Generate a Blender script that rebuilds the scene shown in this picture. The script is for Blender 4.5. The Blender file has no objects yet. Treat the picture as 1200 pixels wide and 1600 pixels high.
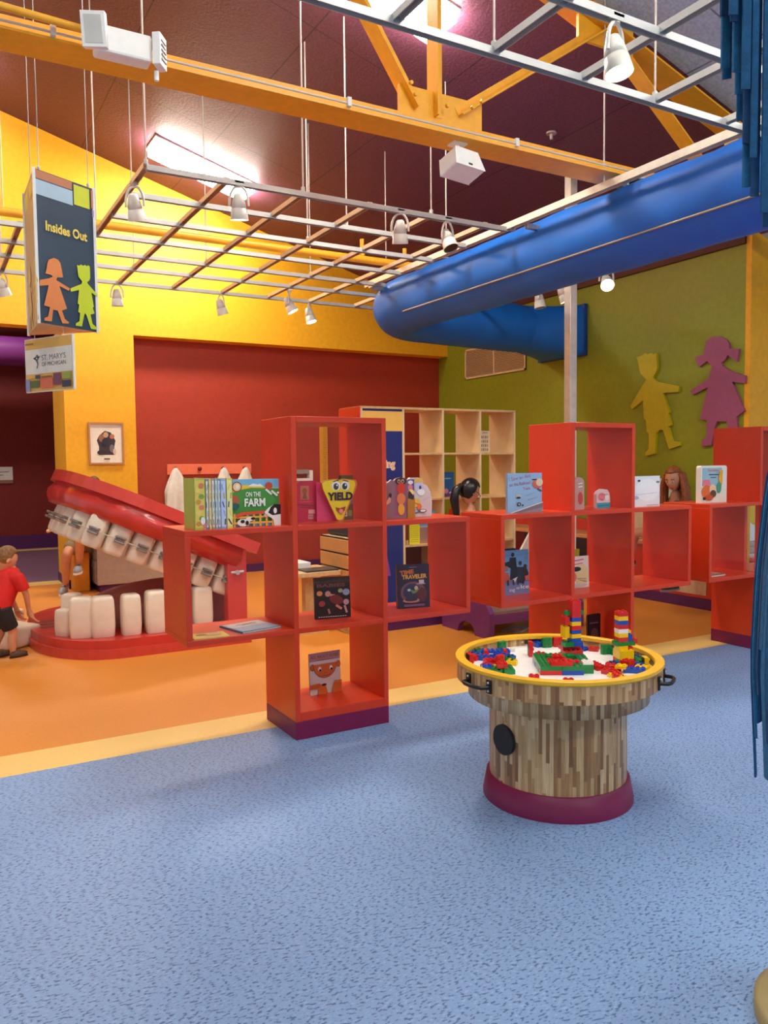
import bpy, math, random
from mathutils import Matrix, Vector, Euler
random.seed(7)
S = bpy.context.scene
C = S.collection
PI = math.pi
def R(d): return math.radians(d)

# ------------------------------------------------------------------ camera
cam_d = bpy.data.cameras.new('camera'); cam = bpy.data.objects.new('camera', cam_d); C.objects.link(cam)
FPX = 1251.0
cam_d.sensor_fit = 'VERTICAL'; cam_d.sensor_height = 36.0; cam_d.sensor_width = 27.0
cam_d.lens = FPX * 36.0 / 1600.0
yaw, pit, rol = 0.520093, 0.0599913, 0.0107747
fw = Vector((math.sin(yaw)*math.cos(pit), math.cos(yaw)*math.cos(pit), -math.sin(pit)))
rt = Vector((math.cos(yaw), -math.sin(yaw), 0)); dn = fw.cross(rt)
rt2 = rt*math.cos(rol) + dn*math.sin(rol); dn2 = -rt*math.sin(rol) + dn*math.cos(rol)
m = Matrix.Identity(4)
for i in range(3):
    m[i][0] = rt2[i]; m[i][1] = -dn2[i]; m[i][2] = -fw[i]
m[0][3], m[1][3], m[2][3] = 0, 0, 1.5
cam.matrix_world = m
cam_d.clip_start = 0.05; cam_d.clip_end = 200
S.camera = cam

# ------------------------------------------------------------------ world, exposure
S.view_settings.view_transform = 'Standard'; S.view_settings.look = 'None'
S.view_settings.gamma = 1.0; S.view_settings.use_curve_mapping = False
S.view_settings.exposure = 0.0
W = bpy.data.worlds.new('world'); S.world = W; W.use_nodes = True
bg = W.node_tree.nodes['Background']; bg.inputs[0].default_value = (0.93, 0.96, 1.0, 1); bg.inputs[1].default_value = 0.58
FIXTURE_POWER = 48.0      # radiance of the ceiling fluorescents
SPOT_POWER = 30.0

# ------------------------------------------------------------------ materials
def lin(c):
    c = c/255.0
    return c/12.92 if c <= 0.04045 else ((c+0.055)/1.055)**2.4
def L3(r, g, b): return (lin(r), lin(g), lin(b), 1)
_M = {}
def col(r, g, b, rough=0.5, noise=0.04, scale=18.0, bump=0.0, metal=0.0, bscale=80.0, coat=0.0):
    k = (r, g, b, rough, noise, scale, bump, metal, bscale, coat)
    if k in _M: return _M[k]
    mt = bpy.data.materials.new('paint_%d_%d_%d' % (r, g, b)); mt.use_nodes = True
    nt = mt.node_tree; n = nt.nodes; bs = n['Principled BSDF']
    bs.inputs['Roughness'].default_value = rough; bs.inputs['Metallic'].default_value = metal
    bs.inputs['Coat Weight'].default_value = coat
    tc = n.new('ShaderNodeTexCoord'); nz = n.new('ShaderNodeTexNoise'); nz.inputs['Scale'].default_value = scale
    nz.inputs['Detail'].default_value = 2
    nt.links.new(tc.outputs['Object'], nz.inputs['Vector'])
    cr = n.new('ShaderNodeValToRGB'); base = L3(r, g, b)
    cr.color_ramp.elements[0].position = 0.3; cr.color_ramp.elements[1].position = 0.7
    cr.color_ramp.elements[0].color = tuple(min(1, c*(1-noise*1.6)) for c in base[:3]) + (1,)
    cr.color_ramp.elements[1].color = tuple(min(1, c*(1+noise*1.6)) for c in base[:3]) + (1,)
    nt.links.new(nz.outputs['Fac'], cr.inputs[0]); nt.links.new(cr.outputs[0], bs.inputs['Base Color'])
    if bump:
        nb = n.new('ShaderNodeTexNoise'); nb.inputs['Scale'].default_value = bscale; nb.inputs['Detail'].default_value = 3
        nt.links.new(tc.outputs['Object'], nb.inputs['Vector'])
        bp = n.new('ShaderNodeBump'); bp.inputs['Strength'].default_value = bump; bp.inputs['Distance'].default_value = 0.01
        nt.links.new(nb.outputs['Fac'], bp.inputs['Height']); nt.links.new(bp.outputs[0], bs.inputs['Normal'])
    _M[k] = mt; return mt
def emis(name, r, g, b, s):
    if name in _M: return _M[name]
    mt = bpy.data.materials.new(name); mt.use_nodes = True; nt = mt.node_tree
    nt.nodes.remove(nt.nodes['Principled BSDF']); e = nt.nodes.new('ShaderNodeEmission')
    e.inputs[0].default_value = (r, g, b, 1); e.inputs[1].default_value = s
    nt.links.new(e.outputs[0], nt.nodes['Material Output'].inputs[0]); _M[name] = mt; return mt
def newmat(name):
    mt = bpy.data.materials.new(name); mt.use_nodes = True; nt = mt.node_tree
    return mt, nt, nt.nodes, nt.nodes['Principled BSDF'], nt.links
def ramp(n, stops, interp='LINEAR'):
    cr = n.new('ShaderNodeValToRGB'); cr.color_ramp.interpolation = interp; els = cr.color_ramp.elements
    while len(els) < len(stops): els.new(0.5)
    for e, (p, c) in zip(els, stops): e.position = p; e.color = c
    return cr
def math_n(n, l, op, a, b=None):
    nd = n.new('ShaderNodeMath'); nd.operation = op
    for i, v in enumerate((a, b)):
        if v is None: continue
        if isinstance(v, (int, float)): nd.inputs[i].default_value = v
        else: l.new(v, nd.inputs[i])
    return nd.outputs[0]

def vinyl(name, base, dark, light, amt):
    mt, nt, n, bs, l = newmat(name)
    tc = n.new('ShaderNodeTexCoord'); mp = n.new('ShaderNodeMapping'); mp.inputs['Scale'].default_value = (46, 100, 46)
    mp.inputs['Rotation'].default_value = (0, 0, 0.7)
    l.new(tc.outputs['Object'], mp.inputs['Vector'])
    nz = n.new('ShaderNodeTexNoise'); nz.inputs['Scale'].default_value = 1.3; nz.inputs['Detail'].default_value = 1.0
    l.new(mp.outputs[0], nz.inputs['Vector'])
    r1 = ramp(n, [(0.0, (0, 0, 0, 1)), (0.58, (0, 0, 0, 1)), (0.63, (1, 1, 1, 1))]); l.new(nz.outputs['Fac'], r1.inputs[0])
    r0 = ramp(n, [(0.0, (1, 1, 1, 1)), (0.33, (1, 1, 1, 1)), (0.37, (0, 0, 0, 1))]); l.new(nz.outputs['Fac'], r0.inputs[0])
    nb = n.new('ShaderNodeTexNoise'); nb.inputs['Scale'].default_value = 0.8; l.new(tc.outputs['Object'], nb.inputs['Vector'])
    rb = ramp(n, [(0.3, tuple(c*0.93 for c in base[:3])+(1,)), (0.7, tuple(c*1.05 for c in base[:3])+(1,))]); l.new(nb.outputs['Fac'], rb.inputs[0])
    mx = n.new('ShaderNodeMixRGB'); mx.inputs[2].default_value = dark; l.new(rb.outputs[0], mx.inputs[1])
    l.new(math_n(n, l, 'MULTIPLY', r1.outputs[0], amt), mx.inputs[0])
    mx2 = n.new('ShaderNodeMixRGB'); mx2.inputs[2].default_value = light; l.new(mx.outputs[0], mx2.inputs[1])
    l.new(math_n(n, l, 'MULTIPLY', r0.outputs[0], amt*0.6), mx2.inputs[0])
    l.new(mx2.outputs[0], bs.inputs['Base Color']); bs.inputs['Roughness'].default_value = 0.52
    return mt
M_BLUE = vinyl('blue_flecked_vinyl', L3(126, 160, 206), L3(56, 78, 124), L3(160, 188, 220), 0.8)
M_ORANGE = vinyl('orange_vinyl', L3(218, 138, 48), L3(196, 112, 36), L3(226, 152, 66), 0.35)
M_STRIP = vinyl('cream_vinyl', L3(234, 196, 116), L3(216, 174, 94), L3(240, 206, 134), 0.3)
M_PURPF = vinyl('mauve_vinyl', L3(128, 92, 116), L3(110, 76, 104), L3(142, 106, 128), 0.3)

def ceiling_mat(name, c):
    mt, nt, n, bs, l = newmat(name)
    tc = n.new('ShaderNodeTexCoord'); sp = n.new('ShaderNodeSeparateXYZ'); l.new(tc.outputs['Object'], sp.inputs[0])
    def seam(out, per, off, w):
        a = math_n(n, l, 'FRACT', math_n(n, l, 'DIVIDE', math_n(n, l, 'ADD', out, off), per))
        return math_n(n, l, 'LESS_THAN', a, w/per)
    sx = math_n(n, l, 'MAXIMUM', seam(sp.outputs['X'], 1.09, 20.0, 0.012), seam(sp.outputs['Y'], 2.4, 20.3, 0.012))
    nz = n.new('ShaderNodeTexNoise'); nz.inputs['Scale'].default_value = 45; nz.inputs['Detail'].default_value = 6
    l.new(tc.outputs['Object'], nz.inputs['Vector'])
    cr = ramp(n, [(0.3, tuple(x*0.8 for x in c[:3])+(1,)), (0.7, tuple(x*1.2 for x in c[:3])+(1,))]); l.new(nz.outputs['Fac'], cr.inputs[0])
    mx = n.new('ShaderNodeMixRGB'); mx.inputs[2].default_value = tuple(x*0.35 for x in c[:3])+(1,)
    l.new(sx, mx.inputs[0]); l.new(cr.outputs[0], mx.inputs[1]); l.new(mx.outputs[0], bs.inputs['Base Color'])
    bs.inputs['Roughness'].default_value = 0.55
    bp = n.new('ShaderNodeBump'); bp.inputs['Strength'].default_value = 0.5; bp.inputs['Distance'].default_value = 0.01
    l.new(nz.outputs['Fac'], bp.inputs['Height']); l.new(bp.outputs[0], bs.inputs['Normal'])
    return mt
M_CEILP = ceiling_mat('purple_ceiling_board', L3(104, 56, 78))
M_CEILB = ceiling_mat('grey_blue_ceiling_board', L3(180, 198, 214))

def strips_mat(name, N):
    mt, nt, n, bs, l = newmat(name)
    tc = n.new('ShaderNodeTexCoord'); sp = n.new('ShaderNodeSeparateXYZ'); l.new(tc.outputs['Object'], sp.inputs[0])
    ang = math_n(n, l, 'ARCTAN2', sp.outputs['Y'], sp.outputs['X'])
    idx = math_n(n, l, 'FLOOR', math_n(n, l, 'MULTIPLY', math_n(n, l, 'ADD', ang, 4.0), N/(2*PI)))
    w1 = n.new('ShaderNodeTexWhiteNoise'); w1.noise_dimensions = '1D'; l.new(idx, w1.inputs['W'])
    zz = math_n(n, l, 'ADD', math_n(n, l, 'DIVIDE', sp.outputs['Z'], 0.17), math_n(n, l, 'MULTIPLY', w1.outputs['Value'], 7.0))
    row = math_n(n, l, 'FLOOR', zz)
    cb = n.new('ShaderNodeCombineXYZ'); l.new(idx, cb.inputs[0]); l.new(row, cb.inputs[1])
    w2 = n.new('ShaderNodeTexWhiteNoise'); w2.noise_dimensions = '2D'; l.new(cb.outputs[0], w2.inputs['Vector'])
    cr = ramp(n, [(0.0, L3(136, 92, 54)), (0.2, L3(158, 112, 68)), (0.45, L3(186, 142, 92)), (0.7, L3(204, 166, 114)), (1.0, L3(222, 188, 140))])
    l.new(w2.outputs['Value'], cr.inputs[0])
    mp = n.new('ShaderNodeMapping'); mp.inputs['Scale'].default_value = (160, 160, 9); l.new(tc.outputs['Object'], mp.inputs['Vector'])
    nz = n.new('ShaderNodeTexNoise'); nz.inputs['Scale'].default_value = 1; l.new(mp.outputs[0], nz.inputs['Vector'])
    gr = ramp(n, [(0.3, (0.8, 0.8, 0.8, 1)), (0.7, (1.1, 1.1, 1.1, 1))]); l.new(nz.outputs['Fac'], gr.inputs[0])
    mx = n.new('ShaderNodeMixRGB'); mx.blend_type = 'MULTIPLY'; mx.inputs[0].default_value = 1
    l.new(cr.outputs[0], mx.inputs[1]); l.new(gr.outputs[0], mx.inputs[2]); l.new(mx.outputs[0], bs.inputs['Base Color'])
    bs.inputs['Roughness'].default_value = 0.35
    return mt

M_GLASS = None
def acrylic():
    global M_GLASS
    if M_GLASS: return M_GLASS
    mt = bpy.data.materials.new('clear_acrylic'); mt.use_nodes = True; nt = mt.node_tree; n = nt.nodes; l = nt.links
    n.remove(n['Principled BSDF'])
    tr = n.new('ShaderNodeBsdfTransparent'); tr.inputs[0].default_value = (0.985, 0.985, 0.99, 1)
    gl = n.new('ShaderNodeBsdfGlossy'); gl.inputs['Roughness'].default_value = 0.02
    lw = n.new('ShaderNodeLayerWeight'); lw.inputs[0].default_value = 0.5
    fr = math_n(n, l, 'ADD', math_n(n, l, 'MULTIPLY', math_n(n, l, 'POWER', lw.outputs['Facing'], 5.0), 0.8), 0.009)
    mx = n.new('ShaderNodeMixShader'); l.new(fr, mx.inputs[0]); l.new(tr.outputs[0], mx.inputs[1]); l.new(gl.outputs[0], mx.inputs[2])
    l.new(mx.outputs[0], n['Material Output'].inputs[0]); M_GLASS = mt; return mt

M_RED = col(214, 58, 22, 0.36, 0.02, coat=0.08)
M_REDW = col(168, 52, 26, 0.6)
M_YELW = col(238, 172, 22, 0.55)
M_GREENW = col(136, 142, 20, 0.5)
M_YSTEEL = col(236, 168, 34, 0.42)
M_PLUM = col(122, 10, 70, 0.45)
M_PURPB = col(84, 28, 92, 0.45)
M_WHITE = col(226, 224, 216, 0.45)
M_WHITEM = col(214, 212, 204, 0.35)
M_GALV = col(186, 188, 186, 0.45, 0.03, 10, metal=0.25)
M_BLACK = col(20, 19, 20, 0.4)
M_PLY = col(226, 200, 156, 0.5, 0.05, 6)
M_PLYE = col(212, 176, 122, 0.5, 0.06, 30)
M_CREAM = col(236, 224, 196, 0.6)
M_SKIN = col(216, 160, 126, 0.55)
M_PAGE = col(236, 230, 214, 0.8)

# ------------------------------------------------------------------ mesh builder
class MB:
    def __init__(s, off=(0, 0, 0)):
        s.v = []; s.f = []; s.mi = []; s.sm = []; s.mats = []; s.off = Vector(off); s.x = None
    def _m(s, mt):
        if mt not in s.mats: s.mats.append(mt)
        return s.mats.index(mt)
    def add(s, vs, fs, mt, smooth=False):
        b = len(s.v)
        for p in vs:
            p = Vector(p)
            if s.x is not None: p = s.x @ p
            s.v.append(p - s.off)
        k = s._m(mt)
        for f in fs:
            s.f.append(tuple(b+i for i in f)); s.mi.append(k); s.sm.append(smooth)
        return s
    def box(s, x0, y0, z0, x1, y1, z1, mt):
        vs = [(x0,y0,z0),(x1,y0,z0),(x1,y1,z0),(x0,y1,z0),(x0,y0,z1),(x1,y0,z1),(x1,y1,z1),(x0,y1,z1)]
        return s.add(vs, [(0,3,2,1),(4,5,6,7),(0,1,5,4),(1,2,6,5),(2,3,7,6),(3,0,4,7)], mt)
    def beam(s, p0, p1, w, h, mt, up=(0, 0, 1)):
        p0 = Vector(p0); p1 = Vector(p1); d = (p1-p0).normalized(); up = Vector(up)
        a = d.cross(up)
        if a.length < 1e-4: a = d.cross(Vector((0, 1, 0)))
        a.normalize(); b = a.cross(d).normalized(); vs = []
        for p in (p0, p1):
            for i, j in ((-1,-1),(1,-1),(1,1),(-1,1)): vs.append(p + a*i*w/2 + b*j*h/2)
        return s.add(vs, [(0,1,2,3),(7,6,5,4),(0,4,5,1),(1,5,6,2),(2,6,7,3),(3,7,4,0)], mt)
    def prism(s, pts, axis, a, b, mt, mtcap=None):
        def mk(p, q):
            if axis == 'x': return (q, p[0], p[1])
            if axis == 'y': return (p[0], q, p[1])
            return (p[0], p[1], q)
        n = len(pts); vs = [mk(p, a) for p in pts] + [mk(p, b) for p in pts]
        s.add(vs, [(i, (i+1) % n, n+(i+1) % n, n+i) for i in range(n)], mt)
        return s.add(vs, [tuple(range(n-1, -1, -1)), tuple(range(n, 2*n))], mtcap or mt)
    def cyl(s, p0, p1, r0, r1=None, n=16, mt=None, smooth=True, caps=True):
        if r1 is None: r1 = r0
        p0 = Vector(p0); p1 = Vector(p1); d = (p1-p0).normalized()
        a = d.orthogonal().normalized(); b = d.cross(a); vs = []
        for p, r in ((p0, r0), (p1, r1)):
            for i in range(n):
                t = 2*PI*i/n; vs.append(p + a*math.cos(t)*r + b*math.sin(t)*r)
        s.add(vs, [(i, (i+1) % n, n+(i+1) % n, n+i) for i in range(n)], mt, smooth)
        if caps: s.add(vs, [tuple(range(n-1, -1, -1)), tuple(range(n, 2*n))], mt)
        return s
    def tube(s, pts, r, n=8, mt=None, caps=True, rf=None):
        pts = [Vector(p) for p in pts]; vs = []; k = len(pts); prev = None
        for i, p in enumerate(pts):
            d = (pts[min(i+1, k-1)] - pts[max(i-1, 0)]).normalized()
            a = (prev - d*prev.dot(d)) if prev is not None else d.orthogonal()
            if prev is None and abs(d.z) < 0.9: a = Vector((0, 0, 1)) - d*d.z
            a.normalize(); prev = a; b = d.cross(a)
            for j in range(n):
                t = 2*PI*j/n
                rr = (r[i] if isinstance(r, (list, tuple)) else r)
                if rf: rr *= rf(i, t)
                vs.append(p + a*math.cos(t)*rr + b*math.sin(t)*rr)
        fs = [(i*n+j, i*n+(j+1) % n, (i+1)*n+(j+1) % n, (i+1)*n+j) for i in range(k-1) for j in range(n)]
        s.add(vs, fs, mt, True)
        if caps: s.add(vs, [tuple(range(n-1, -1, -1)), tuple(range((k-1)*n, k*n))], mt)
        return s
    def lathe(s, prof, n=32, mt=None, c=(0, 0, 0), smooth=True, caps=False):
        vs = []
        for r, z in prof:
            for j in range(n):
                t = 2*PI*j/n; vs.append((c[0]+r*math.cos(t), c[1]+r*math.sin(t), c[2]+z))
        k = len(prof)
        s.add(vs, [(i*n+j, i*n+(j+1) % n, (i+1)*n+(j+1) % n, (i+1)*n+j) for i in range(k-1) for j in range(n)], mt, smooth)
        if caps: s.add(vs, [tuple(range(n-1, -1, -1)), tuple(range((k-1)*n, k*n))], mt)
        return s
    def sphere(s, c, rx, ry, rz, mt, n=16, k=10, fn=None, rot=None):
        vs = []
        for i in range(k+1):
            ph = -PI/2 + PI*i/k
            for j in range(n):
                t = 2*PI*j/n; p = Vector((math.cos(ph)*math.cos(t), math.cos(ph)*math.sin(t), math.sin(ph)))
                if fn: p = fn(p)
                p = Vector((p.x*rx, p.y*ry, p.z*rz))
                if rot: p = rot @ p
                vs.append(Vector(c)+p)
        return s.add(vs, [(i*n+j, i*n+(j+1) % n, (i+1)*n+(j+1) % n, (i+1)*n+j) for i in range(k) for j in range(n)], mt, True)
    def build(s, name, parent=None, bevel=0, kind=None, label=None, subsurf=0, remesh=0, smooth_all=False):
        me = bpy.data.meshes.new(name); me.from_pydata(s.v, [], s.f)
        for mt in s.mats: me.materials.append(mt)
        me.polygons.foreach_set('material_index', s.mi)
        me.polygons.foreach_set('use_smooth', [True]*len(s.f) if smooth_all else s.sm)
        me.update()
        o = bpy.data.objects.new(name, me); C.objects.link(o)
        if parent: o.parent = parent
        if remesh:
            r = o.modifiers.new('remesh', 'REMESH'); r.mode = 'VOXEL'; r.voxel_size = remesh; r.use_smooth_shade = True
        if bevel:
            b = o.modifiers.new('bevel', 'BEVEL'); b.width = bevel; b.segments = 2; b.limit_method = 'ANGLE'; b.angle_limit = R(40)
        if subsurf:
            b = o.modifiers.new('sub', 'SUBSURF'); b.levels = subsurf; b.render_levels = subsurf
        if kind: o['kind'] = kind
        if label: o['label'] = label
        return o

def thing(name, label, cat, loc=(0, 0, 0), rot=(0, 0, 0), group=None):
    o = bpy.data.objects.new(name, None); C.objects.link(o); o.location = loc; o.rotation_euler = rot
    o.empty_display_size = 0.05; o['label'] = label; o['category'] = cat
    if group: o['group'] = group
    return o
def tag(o, label, cat, group=None):
    o['label'] = label; o['category'] = cat
    if group: o['group'] = group
    return o
def copy_tree(o, parent=None):
    c = o.copy(); C.objects.link(c)
    if parent: c.parent = parent
    for ch in list(o.children): copy_tree(ch, c)
    return c

_T = {}
def text_geo(txt, bold=0.0):
    k = (txt, bold)
    if k in _T: return _T[k]
    cu = bpy.data.curves.new('t', 'FONT'); cu.body = txt; cu.size = 1; cu.offset = bold; cu.resolution_u = 3
    ob = bpy.data.objects.new('t', cu); C.objects.link(ob)
    me = bpy.data.meshes.new_from_object(ob.evaluated_get(bpy.context.evaluated_depsgraph_get()))
    vs = [tuple(v.co) for v in me.vertices]; fs = [tuple(p.vertices) for p in me.polygons]
    bpy.data.objects.remove(ob); bpy.data.curves.remove(cu); bpy.data.meshes.remove(me)
    _T[k] = (vs, fs); return _T[k]

class Art:
    """printing on a flat face: o origin, u right, v up, n outward"""
    def __init__(s, mb, o, u, v, lift=0.0006):
        s.mb = mb; s.o = Vector(o); s.u = Vector(u).normalized(); s.v = Vector(v).normalized()
        s.n = s.u.cross(s.v); s.k = 1; s.lift = lift
    def P(s, x, y): return s.o + s.u*x + s.v*y + s.n*(s.lift*s.k)
    def poly(s, pts, mt):
        s.mb.add([s.P(x, y) for x, y in pts], [tuple(range(len(pts)))], mt); s.k += 1; return s
    def rect(s, x0, y0, x1, y1, mt): return s.poly([(x0, y0), (x1, y0), (x1, y1), (x0, y1)], mt)
    def ell(s, x, y, rx, ry, mt, n=20, rot=0):
        c, q = math.cos(rot), math.sin(rot)
        return s.poly([(x+rx*math.cos(t)*c-ry*math.sin(t)*q, y+rx*math.cos(t)*q+ry*math.sin(t)*c) for t in [2*PI*i/n for i in range(n)]], mt)
    def line(s, x0, y0, x1, y1, w, mt):
        dx, dy = x1-x0, y1-y0; L = math.hypot(dx, dy) or 1; nx, ny = -dy/L*w/2, dx/L*w/2
        return s.poly([(x0-nx, y0-ny), (x1-nx, y1-ny), (x1+nx, y1+ny), (x0+nx, y0+ny)], mt)
    def text(s, txt, x, y, w, h, mt, bold=0.02, rot=0, skew=0):
        vs, fs = text_geo(txt, bold)
        x0 = min(p[0] for p in vs); x1 = max(p[0] for p in vs); y0 = min(p[1] for p in vs); y1 = max(p[1] for p in vs)
        c, q = math.cos(rot), math.sin(rot); out = []
        for p in vs:
            a = (p[0]-x0)/(x1-x0)*w; b = (p[1]-y0)/(y1-y0)*h; a += b*skew
            out.append(s.P(x+a*c-b*q, y+a*q+b*c))
        s.mb.add(out, fs, mt); s.k += 1; return s

# ================================================================== THE SETTING
def ceil_z(x): return 5.63 - 0.297*(x-0.92)
YB, YR, XG, YW_ = 10.45, 10.7, 7.16, 5.21      # yellow wall, red recess, green wall, window pier
XRIDGE = -2.2; ZR = ceil_z(XRIDGE)
fl = MB()
def fquad(pts, mt): fl.add([(x, y, 0) for x, y in pts], [tuple(range(len(pts)))], mt)
fquad([(-5, -4), (10.4, -4), (10.4, 4.23), (-5, 4.23)], M_BLUE)
fquad([(8, 4.23), (10.4, 4.23), (10.4, 5.15), (8, 5.15)], M_BLUE)
fquad([(-5, 4.23), (8, 4.23), (8, 4.545), (-5, 4.545)], M_STRIP)
fquad([(-5, 4.545), (7.2, 4.545), (7.2, 11.0), (-5, 11.0)], M_ORANGE)
fquad([(7.2, 4.545), (8, 4.545), (8, 5.15), (7.2, 5.15)], M_ORANGE)
fquad([(-5, 11.0), (7.2, 11.0), (7.2, 11.35), (-5, 11.35)], M_STRIP)
fquad([(-5, 11.35), (7.2, 11.35), (7.2, 16.5), (-5, 16.5)], M_PURPF)
fl.build('floor', kind='structure')

cl = MB()
XE = 10.4
cl.add([(XRIDGE, 4.23, ZR), (7.3, 4.23, ceil_z(7.3)), (7.3, YR, ceil_z(7.3)), (XRIDGE, YR, ZR)], [(0, 1, 2, 3)], M_CEILP)
cl.add([(-6, 4.23, ZR-1.13), (XRIDGE, 4.23, ZR), (XRIDGE, YR, ZR), (-6, YR, ZR-1.13)], [(0, 1, 2, 3)], M_CEILP)
cl.add([(XRIDGE, -4, ZR), (XE, -4, ceil_z(XE)), (XE, 4.23, ceil_z(XE)), (XRIDGE, 4.23, ZR)], [(0, 1, 2, 3)], M_CEILB)
cl.add([(-6, -4, ZR-1.13), (XRIDGE, -4, ZR), (XRIDGE, 4.23, ZR), (-6, 4.23, ZR-1.13)], [(0, 1, 2, 3)], M_CEILB)
cl.add([(7.3, 4.23, ceil_z(7.3)), (XE, 4.23, ceil_z(XE)), (XE, 5.2, ceil_z(XE)), (7.3, 5.2, ceil_z(7.3))], [(0, 1, 2, 3)], M_CEILB)
cl.build('ceiling', kind='structure')

XO = 1.511                                   # left end of the yellow wall (opening beyond)
wb = MB()
# yellow wall: pier between opening and recess, band above recess, header over opening
wb.prism([(XO, 0), (2.36, 0), (2.36, 3.16), (XG, 3.16), (XG, ceil_z(XG)+.3), (XRIDGE, ZR+.3), (-6, ZR-.9), (-6, 3.19), (XO, 3.19)], 'y', YB, YB+0.25, M_YELW)
wb.box(XO, YB+.25, 0, XO+.12, 11.4, 3.19, M_YELW)
wb.build('wall_back', kind='structure')
wr = MB(); wr.box(2.2, YR, 0, XG+.2, YR+.12, 3.3, M_REDW); wr.build('wall_recess', kind='structure')
bb = MB(); bb.box(2.36, YR-.015, 0, XG, YR, 0.11, M_PURPB); bb.build('baseboard_recess', kind='structure')
bb = MB(); bb.box(XO-.012, YB-.015, 0, 2.36, YB, 0.11, M_PURPB); bb.box(XO-.015, YB-.015, 0, XO, 11.4, 0.11, M_PURPB); bb.build('baseboard_back', kind='structure')
wg = MB(); wg.box(XG, YW_, 0, XG+.04, YR+.2, 3.645, M_GREENW); wg.build('wall_right', kind='structure')
ws = MB(); ws.box(XG-.03, YW_, 3.645, XG+.04, YB, 4.0, col(84, 24, 22, 0.6)); ws.build('trim_1', kind='structure')
# window wall facing the viewer at the right, where the green wall ends
wp = MB(); YW = 5.15; XW0, XW1, Z0W, Z1W = 7.20, 9.6, 0.5, 1.80
wp.prism([(XG, Z1W), (10.4, Z1W), (10.4, ceil_z(10.4)), (XG, ceil_z(XG))], 'y', YW, YW+.06, M_YELW)
wp.box(XG, YW, 0, XW0, YW+.06, Z1W, M_YELW); wp.box(XW1, YW, 0, 10.4, YW+.06, Z1W, M_YELW); wp.box(XW0, YW, 0, XW1, YW+.06, Z0W, M_REDW)
wp.build('wall_window', kind='structure')
wn = MB()
for x in (8.2, XW1-.04): wn.box(x, YW+.015, Z0W, x+.05, YW+.05, Z1W, M_WHITEM)
wn.box(XW0, YW+.015, Z0W, XW1, YW+.05, Z0W+.04, M_WHITEM); wn.box(XW0, YW+.015, Z1W-.03, XW1, YW+.05, Z1W, M_WHITEM)
wo = wn.build('window_1', kind='structure')
gl = MB(); gl.box(XW0, YW+.03, Z0W, XW1, YW+.034, Z1W, acrylic()); gl.build('pane', wo)
sl = MB(); sl.box(XW0, YW-.10, Z0W-.02, XW1, YW+.015, Z0W+.012, col(232, 110, 130, 0.4)); sl.build('sill', wo)
# outside ground beyond the window
og = MB()
def gquad(y0, y1, mt): og.add([(7.3, y0, -.05), (60, y0, -.05), (60, y1, -.05), (7.3, y1, -.05)], [(0, 1, 2, 3)], mt)
gquad(5.3, 7.6, col(214, 214, 210, 0.8)); gquad(7.6, 9.8, col(158, 128, 124, 0.8, 0.25, 5)); gquad(9.8, 60, col(214, 214, 212, 0.8))
og.build('ground', kind='structure')
# side room seen through the opening at the left
sr = MB(); sr.box(-6, 16.2, 0, 4, 16.35, 4.6, col(128, 30, 22, 0.6)); sr.build('wall_far', kind='structure')
sr = MB(); sr.box(-6, 16.17, 0, 4, 16.2, 0.25, M_PURPB); sr.build('baseboard_far', kind='structure')
sr = MB(); sr.box(-6, 15.75, 0, 4, 15.95, 0.012, M_STRIP); sr.build('trim_2', kind='structure')
sr = MB(); sr.box(-6, 11.4, 4.6, 4, 16.35, 4.7, col(70, 26, 26, 0.7)); sr.build('ceiling_far', kind='structure')
sr = MB(); sr.box(2.2, 11.4, 0, 2.3, 16.2, 4.6, col(128, 30, 22, 0.6)); sr.build('wall_side', kind='structure')


# ================================================================== SHELF UNITS
T = 0.03; YF, YBK = 3.957, 4.39
def shelf_unit(x0, label, short_partition=False):
    u = thing('display_shelf', label, 'shelf', (x0, YF, 0), group='red cross-shaped book display shelves')
    D = YBK-YF; xa, xb, xw = 0.585, 1.17, 1.755
    def bx(name, *a, mt=M_RED, bev=0.003):
        return MB().box(*a, mt).build(name, u, bevel=bev)
    bx('plinth', xa, 0, 0, xb, D, 0.10, mt=M_PLUM)
    if short_partition:
        b = MB(); b.box(xa, 0, 0.10, xa+T, D, 0.585, M_RED); b.box(xa, .13, 0.585, xa+T, D, 1.145, M_RED); b.box(xa, 0, 1.145, xa+T, D, 1.76, M_RED)
        b.build('tower_side', u, bevel=0.003)
    else: bx('tower_side', xa, 0, 0.10, xa+T, D, 1.76)
    bx('tower_side', xb-T, 0, 0.10, xb, D, 1.76)
    bx('top_board', xa+T, 0, 1.727, xb-T, D, 1.76)
    bx('bottom_board', xa+T, 0, 0.10, xb-T, D, 0.15)
    for z in (0.585, 1.145):
        bx('shelf_board', 0, 0, z, xa, D, z+T)
        bx('shelf_board', xa+T, 0.001, z, xb-T, D, z+T)
        bx('shelf_board', xb, 0, z, xw, D, z+T)
    bx('wing_side', 0, 0, 0.585+T, T, D, 1.145); bx('wing_side', xw-T, 0, 0.585+T, xw, D, 1.145)
    for (a, b, z0, z1) in ((T, xa, .615, 1.145), (xa+T, xb-T, .615, 1.145), (xb, xw-T, .615, 1.145), (xa+T, xb-T, 1.175, 1.727)):
        MB().box(a, 0.004, z0, b, 0.007, z1, acrylic()).build('acrylic_pane', u)
    return u
shelf_unit(1.115, 'red cross-shaped book shelf at left with the yellow yield sign book in its tower')
shelf_unit(3.107, 'middle red cross-shaped book shelf, standing behind the round brick table')
shelf_unit(5.063, 'red cross-shaped book shelf at the far right, beside the window and blue felt strips', True)

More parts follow.
